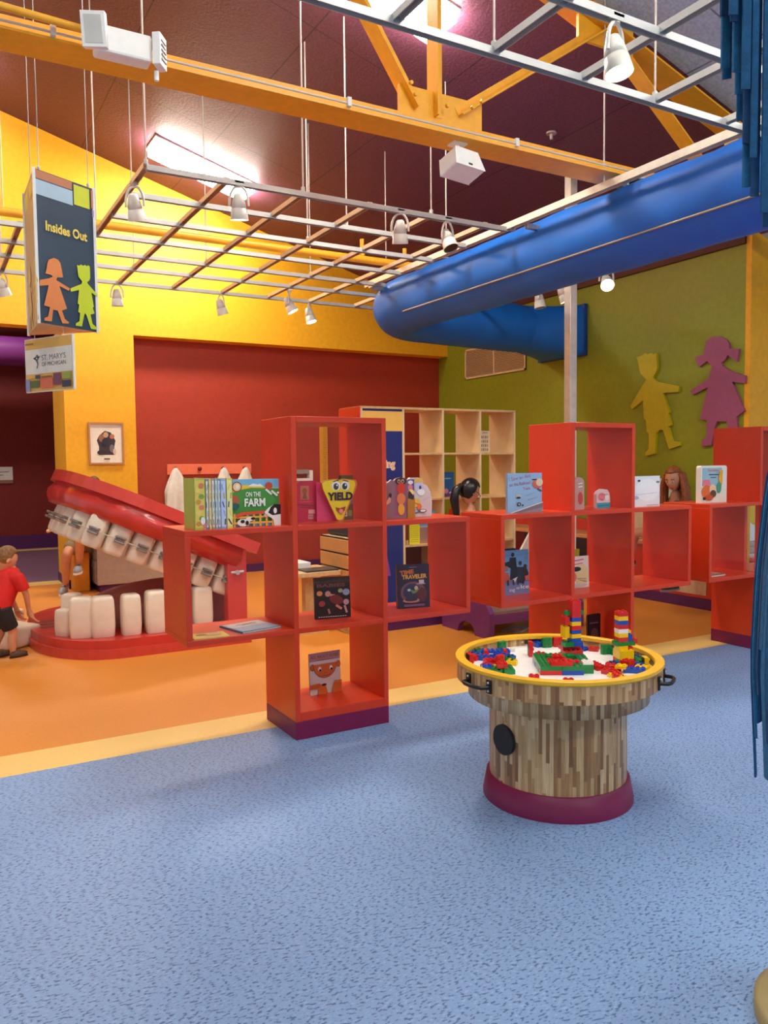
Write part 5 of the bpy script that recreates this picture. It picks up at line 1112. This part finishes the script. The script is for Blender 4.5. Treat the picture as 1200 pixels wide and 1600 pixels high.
k = MB(off=(BX, BY, 0)); k.lathe([(.215, .0455), (.0, .0455)], 48, col(110, 84, 70, .6), c=bz(0)); k.build('base_mat', fl_)
RP = [(1.80, .07), (1.66, .15), (1.55, .222), (1.43, .242), (1.21, .262), (.96, .270), (.72, .258), (.55, .25)]
def rz_(z):
    for (z0, r0), (z1, r1) in zip(RP, RP[1:]):
        if z <= z0 and z >= z1: return r0+(r1-r0)*(z0-z)/(z0-z1)
    return RP[-1][1] if z < 1 else RP[0][1]
lft = math.atan2(.497, -.868)
for i in range(34):
    an = lft - R(100) + i*R(200)/33; d = Vector((math.cos(an), math.sin(an), 0)); sd = Vector((-d.y, d.x, 0))
    k = MB(off=(BX, BY, 0)); vs = []; n = 14; bot = .64+.11*(i % 4)+rr.uniform(0, .05); w = .017; j0 = rr.uniform(-.014, .004)
    for j in range(n):
        z = 1.80+(bot-1.80)*j/(n-1); r0 = rz_(z)+j0
        for (a, b) in ((-w, -.003), (w, -.003), (w, .003), (-w, .003)): vs.append(Vector(bz(z))+d*(r0+b)+sd*a)
    k.add(vs, [(q*4+m_, q*4+(m_+1) % 4, (q+1)*4+(m_+1) % 4, (q+1)*4+m_) for q in range(n-1) for m_ in range(4)] + [(3, 2, 1, 0), tuple((n-1)*4+m_ for m_ in range(4))], FB[(i*2) % 3])
    k.build('felt_strip', fl_)
# yellow discs stuck on the window
for i, (x, z, r, lb) in enumerate(((7.35, .97, .14, 'large yellow round sticker low on the window glass'), (7.43, 1.67, .085, 'small yellow round sticker high on the window glass'))):
    k = MB(off=(x, YW+.029, z)); k.cyl((x, YW+.025, z), (x, YW+.029, z), r, n=32, mt=col(236, 206, 20, .5)); o = k.build('window_sticker'); o.location = (x, YW+.029, z); tag(o, lb, 'sticker')

# ================================================================== PEOPLE
def skin_geo(J, Ed, root, sub=2):
    names = list(J); me = bpy.data.meshes.new('s'); me.from_pydata([J[n][0] for n in names], [(names.index(a), names.index(b)) for a, b in Ed], [])
    ob = bpy.data.objects.new('s', me); C.objects.link(ob)
    ob.modifiers.new('skin', 'SKIN')
    for i, n in enumerate(names):
        sv = me.skin_vertices[0].data[i]; r = J[n][1]; sv.radius = (r, r) if isinstance(r, (int, float)) else r; sv.use_root = (n == root)
    sb_ = ob.modifiers.new('sub', 'SUBSURF'); sb_.levels = sub; sb_.render_levels = sub
    bpy.context.view_layer.update()
    m2 = bpy.data.meshes.new_from_object(ob.evaluated_get(bpy.context.evaluated_depsgraph_get()))
    vs = [tuple(v.co) for v in m2.vertices]; fs = [tuple(p.vertices) for p in m2.polygons]
    bpy.data.objects.remove(ob); bpy.data.meshes.remove(m2); bpy.data.meshes.remove(me); return vs, fs
def frame(fwd, pitch=0, roll=0):
    """rotation whose -Y looks along fwd, tipped down by pitch"""
    a = math.atan2(fwd[0], -fwd[1]); return Matrix.Rotation(a, 4, 'Z') @ Matrix.Rotation(pitch, 4, 'X') @ Matrix.Rotation(roll, 4, 'Y')
def hfn(p):
    # p on the unit sphere, face towards -Y
    x, y, z = p; q = Vector((x, y, z))
    if z < 0: q.x *= 1+.30*z; q.y *= 1+.12*z
    fr = max(0, -y)
    q.y -= .20*math.exp(-((x/.17)**2+((z+.12)/.22)**2))*fr          # nose
    q.y += .10*(math.exp(-(((x-.36)/.2)**2+((z-.08)/.14)**2))+math.exp(-(((x+.36)/.2)**2+((z-.08)/.14)**2)))*fr   # sockets
    q.y -= .07*math.exp(-((x/.24)**2+((z+.55)/.1)**2))*fr           # mouth
    q.y -= .09*math.exp(-((x/.3)**2+((z+.88)/.15)**2))              # chin
    return q
def head_geo(mb, c, M, s, mt):
    x = mb.x; mb.x = Matrix.Translation(c) @ M @ Matrix.Scale(s, 4)
    mb.sphere((0, 0, 0), .076, .096, .118, mt, 32, 24, hfn)
    for g in (-1, 1): mb.sphere((g*.074, .012, -.008), .012, .02, .03, mt, 10, 8)
    mb.x = x
def face_parts(par, c, M, s, lip=(176, 86, 80), brow=(96, 60, 40), iris=(70, 56, 44)):
    X = Matrix.Translation(c) @ M @ Matrix.Scale(s, 4)
    for g in (-1, 1):
        k = MB(off=par.location); k.x = X; k.sphere((g*.028, -.0815, .010), .013, .006, .007, WH, 12, 8); k.sphere((g*.028, -.0865, .008), .006, .003, .006, c_(*iris), 10, 6); k.build('eye', par)
        k = MB(off=par.location); k.x = X; k.tube([(g*.014, -.088, .030), (g*.030, -.087, .035), (g*.046, -.078, .031)], .0035, 6, c_(*brow)); k.build('eyebrow', par)
    k = MB(off=par.location); k.x = X; k.tube([(-.022, -.085, -.062), (-.008, -.094, -.060), (0, -.095, -.062), (.008, -.094, -.060), (.022, -.085, -.062)], .005, 8, c_(*lip)); k.build('lips', par)
def hand_joints(J, Ed, pre, wrist, d, side, curl, s=1.0):
    """five fingers: palm along d, spread along side, bending towards curl"""
    w = Vector(wrist); d = Vector(d).normalized(); sd = Vector(side).normalized(); cu = Vector(curl).normalized()
    J[pre+'palm'] = (w+d*.055*s, (.026*s, .018*s)); Ed.append((pre+'wr', pre+'palm'))
    for i, (o, L_) in enumerate(((-.030, .058), (-.010, .070), (.010, .074), (.030, .066))):
        a = w+d*.085*s+sd*o*s
        J[pre+'f%da' % i] = (a, .0095*s); J[pre+'f%db' % i] = (a+(d*.75+cu*.5)*L_*.55*s, .0085*s); J[pre+'f%dc' % i] = (a+(d*.75+cu*.5)*L_*.55*s+(d*.35+cu*.9)*L_*.45*s, .007*s)
        Ed += [(pre+'palm', pre+'f%da' % i), (pre+'f%da' % i, pre+'f%db' % i), (pre+'f%db' % i, pre+'f%dc' % i)]
    t0 = w+d*.035*s+sd*.036*s
    J[pre+'ta'] = (t0, .011*s); J[pre+'tb'] = (t0+(d*.8+sd*.6+cu*.3)*.045*s, .009*s); Ed += [(pre+'palm', pre+'ta'), (pre+'ta', pre+'tb')]
def shoe(par, p, fwd, s, mt, sole):
    X = Matrix.Translation(p) @ frame(fwd)
    k = MB(off=par.location); k.x = X
    def sf(q): return Vector((q.x*(1-.15*max(0, q.y)), q.y, max(q.z, -.55)*(1 if q.y > .1 else .72+.28*max(-1, q.y)*-.6)))
    k.sphere((0, -.05*s, .045*s), .045*s, .135*s, .062*s, mt, 20, 12, sf); o = k.build('shoe', par)
    q = MB(off=par.location); q.x = X; q.prism([(.045*s*math.cos(t), -.05*s+.14*s*math.sin(t)) for t in [2*PI*i/20 for i in range(20)]], 'z', 0, .022*s, sole); q.build('sole', o)
    for j in range(3):
        q = MB(off=par.location); q.x = X; q.tube([(-.022*s, (-.065-.022*j)*s, (.093-.012*j)*s), (0, (-.065-.022*j)*s, (.100-.013*j)*s), (.022*s, (-.065-.022*j)*s, (.093-.012*j)*s)], .004*s, 5, c_(60, 66, 84)); q.build('lace', o)

# ---- woman at the counter
P0 = Vector((6.69, 5.60, 0)); WO = Vector((.36, .30, 0)); wom = thing('person', 'person with long reddish-brown hair and grey top looking down, seated by the counter', 'person', P0)
hc = Vector((6.14, 5.215, 1.315)); HM = frame((-1, -.30, 0), R(22))
J = {'pel': ((6.40, 5.30, .77), .12), 'sp1': ((6.36, 5.29, .87), .12), 'sp2': ((6.26, 5.26, .98), (.15, .11)), 'nk': ((6.205, 5.235, 1.13), .055), 'nk2': ((6.175, 5.225, 1.21), .05)}
Ed = [('pel', 'sp1'), ('sp1', 'sp2'), ('sp2', 'nk'), ('nk', 'nk2')]
for g, y, kn, an in (('a', 1, (6.22, 5.78, .74), (6.27, 5.90, .44)), ('b', -1, (6.0, 5.12, .72), (6.02, 5.10, .30))):
    J[g+'hip'] = ((6.36, 5.30+.09*y, .74), .085); J[g+'kn'] = (kn, .058); J[g+'cf'] = (tuple((Vector(kn)*.62+Vector(an)*.38)), .05); J[g+'an'] = (an, .032)
    Ed += [('pel', g+'hip'), (g+'hip', g+'kn'), (g+'kn', g+'cf'), (g+'cf', g+'an')]
for g, y in (('l', 1), ('r', -1)):
    J[g+'sh'] = ((6.23, 5.25+.17*y, 1.06), .05); J[g+'el'] = ((6.14, 5.25+.21*y, .82), .038); J[g+'wr'] = ((5.98, 5.25+.10*y, .80), .024)
    Ed += [('sp2', g+'sh'), (g+'sh', g+'el'), (g+'el', g+'wr')]; hand_joints(J, Ed, g, J[g+'wr'][0], (-1, -.2*y, .1), (0, -y, 0), (-.2, 0, -1), .9)
k = MB(off=P0-WO); k.add(*skin_geo(J, Ed, 'pel'), M_SKIN, True); head_geo(k, hc, HM, 1.0, M_SKIN); k.build('body', wom, remesh=.009)
face_parts(wom, hc+WO, HM, 1.0)
GT = col(112, 104, 106, .8); k = MB(off=P0-WO)
JT = {n: (J[n][0], (J[n][1]+.012) if isinstance(J[n][1], float) else tuple(q+.012 for q in J[n][1])) for n in ('pel', 'sp1', 'sp2', 'lsh', 'rsh')}
JT['le2'] = ((6.19, 5.45, .95), .055); JT['re2'] = ((6.19, 5.05, .95), .055); JT['nkk'] = ((6.215, 5.24, 1.10), .06)
k.add(*skin_geo(JT, [('pel', 'sp1'), ('sp1', 'sp2'), ('sp2', 'lsh'), ('sp2', 'rsh'), ('lsh', 'le2'), ('rsh', 're2'), ('sp2', 'nkk')], 'pel'), GT, True); k.build('shirt', wom)
k = MB(off=P0-WO); JS = {'p': ((6.40, 5.30, .77), .13), 'a': ((6.34, 5.40, .75), .10), 'a2': ((6.26, 5.62, .75), .08), 'b': ((6.33, 5.22, .75), .10), 'b2': ((6.12, 5.15, .74), .08)}
k.add(*skin_geo(JS, [('p', 'a'), ('a', 'a2'), ('p', 'b'), ('b', 'b2')], 'p'), col(60, 50, 48, .8), True); k.build('shorts', wom)
HA = col(156, 86, 40, .45, .25, 60); X = Matrix.Translation(hc) @ HM
k = MB(off=P0-WO); k.x = X
def capf(p):
    q = p.copy()
    if q.y < -.1 and q.z < .55: q.y = -.1 + (q.y+.1)*.15
    return q
k.sphere((0, .016, .022), .088, .104, .114, HA, 28, 20, capf)
k.x = None
lv = HM @ Vector((1, 0, 0)); lv.z = 0; lv.normalize(); bv = Vector((1, .30, 0)).normalized()
for g in (-1, 1):
    for j in range(7):
        f = j/6; s0 = X @ Vector((g*(.080+.006*math.sin(j*2)), .000+.085*f, .06-.02*f)); e_ = Vector((s0.x, s0.y, 0)) + lv*g*.040 + bv*(.02+.03*f); e_.z = .95-.03*(j % 3)
        m1 = s0*.66+e_*.34 + lv*g*.018; m2 = s0*.33+e_*.67 + lv*g*.018; k.tube([s0, m1, m2, e_], [.018, .025, .026, .010], 10, HA)
for j in range(9):
    t = PI*(j/8); s0 = X @ Vector((.085*math.cos(t), .06+.05*math.sin(t), .03)); e_ = Vector((6.30+.03*math.sin(t), 5.24+.13*math.cos(t), .93-.03*(j % 2)))
    k.tube([s0, (s0*2+e_)/3+Vector((.05, 0, 0)), (s0+e_*2)/3+Vector((.03, 0, 0)), e_], [.022, .036, .036, .012], 10, HA)
k.build('hair', wom)
for p, f in (((6.27, 5.92, .36), (-.6, .8, 0)), ((6.02, 5.10, .22), (-1, 0, 0))): shoe(wom, Vector(p)+WO, f, .95, c_(70, 66, 68), c_(150, 140, 136))
def stool(x, y, h, r, label, c):
    s = thing('stool', label, 'stool', (x, y, 0)); k = MB(); k.cyl((0, 0, h-.05), (0, 0, h), r, n=28, mt=c); k.build('seat', s, bevel=.008)
    for i in range(4):
        a = PI/4+PI/2*i; k = MB(); k.beam((r*.6*math.cos(a), r*.6*math.sin(a), h-.05), (r*.9*math.cos(a), r*.9*math.sin(a), 0), .03, .03, c); k.build('leg', s)

# ---- black-haired girl reading in front of the cubbies
P0 = Vector((4.27, 5.88, 0)); gi = thing('person', 'child with black ponytail and pale pink top, kneeling with head bowed before the cubbies', 'person', P0)
hc = Vector((4.28, 5.905, 1.235)); fd = Vector((.95, .02, 0)); HM = frame(fd, R(32)); f1 = fd.normalized(); s1 = Vector((-f1.y, f1.x, 0))
def at(f, s, z): q = P0 + f1*f + s1*s; return (q.x, q.y, z)
J = {'pel': (at(-.06, 0, .62), .11), 'sp1': (at(-.06, 0, .76), .095), 'sp2': (at(-.03, 0, .94), (.115, .09)), 'nk': (at(0, 0, 1.06), .045), 'nk2': (at(.01, 0, 1.14), .04)}
Ed = [('pel', 'sp1'), ('sp1', 'sp2'), ('sp2', 'nk'), ('nk', 'nk2')]
for g, y in (('a', 1), ('b', -1)):      # kneeling on the bench
    J[g+'hip'] = (at(-.04, .07*y, .56), .075); J[g+'kn'] = (at(.08, .08*y, .285), .052); J[g+'cf'] = (at(.30, .08*y, .28), .045); J[g+'an'] = (at(.44, .08*y, .265), .03)
    J[g+'cf'] = (at(-.08, .08*y, .28), .045); J[g+'an'] = (at(-.13, .08*y, .27), .03)
    Ed += [('pel', g+'hip'), (g+'hip', g+'kn'), (g+'kn', g+'cf'), (g+'cf', g+'an')]
for g, y in (('l', 1), ('r', -1)):
    J[g+'sh'] = (at(-.02, .135*y, 1.0), .042); J[g+'el'] = (at(.04, .17*y, .79), .032); J[g+'wr'] = (at(.22, .09*y, .74), .021)
    Ed += [('sp2', g+'sh'), (g+'sh', g+'el'), (g+'el', g+'wr')]; hand_joints(J, Ed, g, J[g+'wr'][0], f1, -s1*y, (0, 0, -1), .8)
k = MB(off=P0); k.add(*skin_geo(J, Ed, 'pel'), col(196, 134, 100, .55), True); head_geo(k, hc, HM, .95, col(196, 134, 100, .55)); k.build('body', gi, remesh=.009)
face_parts(gi, hc, HM, .95, brow=(30, 22, 20))
PK = col(240, 170, 150, .8); k = MB(off=P0); JT = {n: (J[n][0], (J[n][1]+.012) if isinstance(J[n][1], float) else tuple(q+.012 for q in J[n][1])) for n in ('pel', 'sp1', 'sp2', 'lsh', 'rsh')}
JT['le2'] = (at(.0, .165*1, .90), .05); JT['re2'] = (at(.0, -.165, .90), .05); JT['nkk'] = (at(-.005, 0, 1.04), .055)
k.add(*skin_geo(JT, [('pel', 'sp1'), ('sp1', 'sp2'), ('sp2', 'lsh'), ('sp2', 'rsh'), ('lsh', 'le2'), ('rsh', 're2'), ('sp2', 'nkk')], 'pel'), PK, True); k.build('shirt', gi)
k = MB(off=P0); JS = {'p': (at(-.06, 0, .62), .122), 'a': (at(-.03, .075, .54), .09), 'a2': (at(.07, .08, .31), .066), 'b': (at(-.03, -.075, .54), .09), 'b2': (at(.07, -.08, .31), .066)}
k.add(*skin_geo(JS, [('p', 'a'), ('a', 'a2'), ('p', 'b'), ('b', 'b2')], 'p'), col(60, 70, 110, .8), True); k.build('trousers', gi)
HB_ = col(26, 18, 18, .3, .2, 60); X = Matrix.Translation(hc) @ HM @ Matrix.Scale(.95, 4); k = MB(off=P0); k.x = X
k.sphere((0, .016, .022), .090, .106, .116, HB_, 28, 20, capf); k.sphere((0, .125, .0), .026, .026, .026, HB_, 14, 10); k.x = None
a = X @ Vector((0, .13, 0)); k.tube([a, a-f1*.05+Vector((0, 0, -.04)), a-f1*.07+Vector((0, 0, -.12)), a-f1*.05+Vector((0, 0, -.24)), a-f1*.03+Vector((0, 0, -.34))], [.022, .04, .042, .034, .012], 14, HB_); k.build('hair', gi)
k = MB(off=P0); k.x = X
for g in (-1, 1): k.tube([(g*.030+.022*math.cos(t), -.096, .008+.018*math.sin(t)) for t in [2*PI*i/14 for i in range(15)]], .0025, 5, BK); k.tube([(g*.052, -.094, .012), (g*.082, -.04, .018), (g*.084, .01, .012)], .0025, 5, BK)
k.build('glasses', gi)
for y in (1, -1): shoe(gi, at(-.12, .08*y, .228), f1, .7, c_(230, 210, 210), WH)

# ---- man sitting beyond the mouth
P0 = Vector((1.60, 10.12, 0)); ma = thing('person', 'person in khaki shorts and grey trainers sitting behind the giant teeth', 'person', P0)
hc = Vector((1.735, 9.93, 1.26)); fd = Vector((-.35, -1, 0)); HM = frame(fd, R(25))
J = {'pel': ((1.66, 10.16, .62), .125), 'sp1': ((1.69, 10.15, .76), .12), 'sp2': ((1.73, 10.06, .95), (.16, .11)), 'nk': ((1.74, 9.99, 1.08), .055), 'nk2': ((1.74, 9.97, 1.15), .05)}
Ed = [('pel', 'sp1'), ('sp1', 'sp2'), ('sp2', 'nk'), ('nk', 'nk2')]
for g, hp, kn, an in (('a', (1.56, 10.14, .60), (1.395, 9.86, .50), (1.395, 10.02, .10)), ('b', (1.70, 10.10, .64), (1.525, 9.70, .70), (1.53, 9.86, .36))):
    J[g+'hip'] = (hp, .088); J[g+'kn'] = (kn, .062); J[g+'cf'] = (tuple(Vector(kn)*.65+Vector(an)*.35+Vector((0, .02, 0))), .058); J[g+'an'] = (an, .036)
    Ed += [('pel', g+'hip'), (g+'hip', g+'kn'), (g+'kn', g+'cf'), (g+'cf', g+'an')]
for g, sh, el, wr in (('l', (1.91, 10.06, 1.03), (1.95, 9.93, .82), (1.86, 9.76, .80)), ('r', (1.55, 10.06, 1.03), (1.42, 10.02, .84), (1.285, 9.86, .79))):
    J[g+'sh'] = (sh, .055); J[g+'el'] = (el, .042); J[g+'wr'] = (wr, .027); Ed += [('sp2', g+'sh'), (g+'sh', g+'el'), (g+'el', g+'wr')]
hand_joints(J, Ed, 'l', J['lwr'][0], (-.3, -1, 0), (-1, 0, 0), (0, -.2, -1)); hand_joints(J, Ed, 'r', J['rwr'][0], (-.7, -.7, .1), (.7, -.7, 0), (-.2, -.2, -1))
MS = col(206, 138, 98, .5); k = MB(off=P0); k.add(*skin_geo(J, Ed, 'pel'), MS, True); head_geo(k, hc, HM, 1.0, MS); k.build('body', ma, remesh=.01)
face_parts(ma, hc, HM, 1.0)
k = MB(off=P0); JT = {n: (J[n][0], (J[n][1]+.014) if isinstance(J[n][1], float) else tuple(q+.014 for q in J[n][1])) for n in ('pel', 'sp1', 'sp2', 'lsh', 'rsh')}
JT['le2'] = ((1.94, 9.98, .90), .065); JT['re2'] = ((1.47, 10.03, .91), .065); JT['nkk'] = ((1.74, 10.0, 1.06), .065)
k.add(*skin_geo(JT, [('pel', 'sp1'), ('sp1', 'sp2'), ('sp2', 'lsh'), ('sp2', 'rsh'), ('lsh', 'le2'), ('rsh', 're2'), ('sp2', 'nkk')], 'pel'), col(110, 120, 130, .8), True); k.build('shirt', ma)
k = MB(off=P0); JS = {'p': ((1.65, 10.15, .62), .14), 'a': ((1.56, 10.13, .60), .112), 'a2': ((1.425, 9.91, .53), .090), 'b': ((1.69, 10.10, .645), .11), 'b2': ((1.58, 9.84, .69), .085)}
k.add(*skin_geo(JS, [('p', 'a'), ('a', 'a2'), ('p', 'b'), ('b', 'b2')], 'p'), col(150, 128, 84, .85, bump=.2, bscale=30), True); k.build('shorts', ma)
X = Matrix.Translation(hc) @ HM; k = MB(off=P0); k.x = X; k.sphere((0, .014, .026), .082, .100, .108, col(84, 60, 34, .6, .2, 60), 24, 18, capf); k.build('hair', ma)
SG = c_(170, 176, 182); shoe(ma, (1.385, 10.05, 0), (-.35, -1, 0), 1.05, SG, WH); shoe(ma, (1.525, 9.88, .26), (-.35, -1, 0), 1.05, SG, WH)
t = MB(off=(1.60, 10.28, 0)); t.box(1.513, 10.13, 0, 1.69, 10.43, .48, col(222, 140, 20, .5)); o = t.build('block_seat', bevel=.01); o.location = (1.60, 10.28, 0); tag(o, 'orange block seat under the person in khaki shorts', 'seat')

# ---- toddler at the left edge
P0 = Vector((.50, 6.93, 0)); to = thing('person', 'small child in red shirt and black shorts bending over at the left edge', 'person', P0)
fd = Vector((.80, .35, 0)); f1 = fd.normalized(); s1 = Vector((-f1.y, f1.x, 0)); HM = frame(fd, R(38))
hc = Vector((.535, 6.95, .775))
def at(f, s, z): q = P0 + f1*f + s1*s; return (q.x, q.y, z)
J = {'pel': (at(-.04, 0, .42), .07), 'sp1': (at(.005, 0, .53), .068), 'sp2': (at(.05, 0, .63), (.07, .06)), 'nk': (at(.085, 0, .74), .036)}
Ed = [('pel', 'sp1'), ('sp1', 'sp2'), ('sp2', 'nk')]
for g, y, k0 in (('a', 1, -.05), ('b', -1, .03)):
    J[g+'hip'] = (at(-.03, .062*y, .33), .046); J[g+'kn'] = (at(.03+k0*.3, .066*y, .21), .038); J[g+'cf'] = (at(k0*.6, .068*y, .13), .035); J[g+'an'] = (at(k0, .07*y, .05), .025)
    Ed += [('pel', g+'hip'), (g+'hip', g+'kn'), (g+'kn', g+'cf'), (g+'cf', g+'an')]
for g, y in (('l', 1), ('r', -1)):
    J[g+'sh'] = (at(.06, .115*y, .645), .032); J[g+'el'] = (at(.12, .13*y, .50), .026); J[g+'wr'] = (at(.15, .10*y, .38), .019)
    Ed += [('sp2', g+'sh'), (g+'sh', g+'el'), (g+'el', g+'wr')]; hand_joints(J, Ed, g, J[g+'wr'][0], (f1.x*.3, f1.y*.3, -1), -s1*y, f1, 1.0)
MS = col(214, 150, 112, .5); k = MB(off=P0); k.add(*skin_geo(J, Ed, 'pel'), MS, True); head_geo(k, hc, HM, .84, MS); k.build('body', to, remesh=.005)
face_parts(to, hc, HM, .84)
TR_ = col(214, 34, 30, .8); TB_ = col(34, 28, 28, .8); k = MB(off=P0)
k.tube([at(-.045, 0, .40), at(-.03, 0, .47), at(.01, 0, .55), at(.05, 0, .63), at(.072, 0, .69), at(.08, 0, .715)], [.104, .108, .106, .100, .072, .048], 20, TR_)
for y in (1, -1): k.tube([at(.05, .06*y, .65), at(.065, .115*y, .635), at(.09, .13*y, .57), at(.10, .132*y, .54)], [.05, .052, .048, .046], 14, TR_)
k.build('shirt', to, remesh=.007)
k = MB(off=P0); k.tube([at(-.03, 0, .47), at(-.045, 0, .42), at(-.045, 0, .36), at(-.04, 0, .33)], [.098, .104, .10, .07], 20, TB_)
for y, k0 in ((1, -.05), (-1, .03)): k.tube([at(-.035, .05*y, .40), at(-.02, .06*y, .33), at(.01+k0*.2, .066*y, .24)], [.07, .068, .062], 16, TB_)
k.build('shorts', to, remesh=.007)
X = Matrix.Translation(hc) @ HM @ Matrix.Scale(.84, 4); k = MB(off=P0); k.x = X; k.sphere((0, .014, .026), .082, .102, .110, col(128, 88, 44, .6, .2, 60), 24, 18, capf); k.build('hair', to)
for y, k0 in ((1, -.05), (-1, .03)): shoe(to, at(k0+.02, .06*y, 0), f1, .55, c_(90, 70, 56), c_(40, 32, 30))
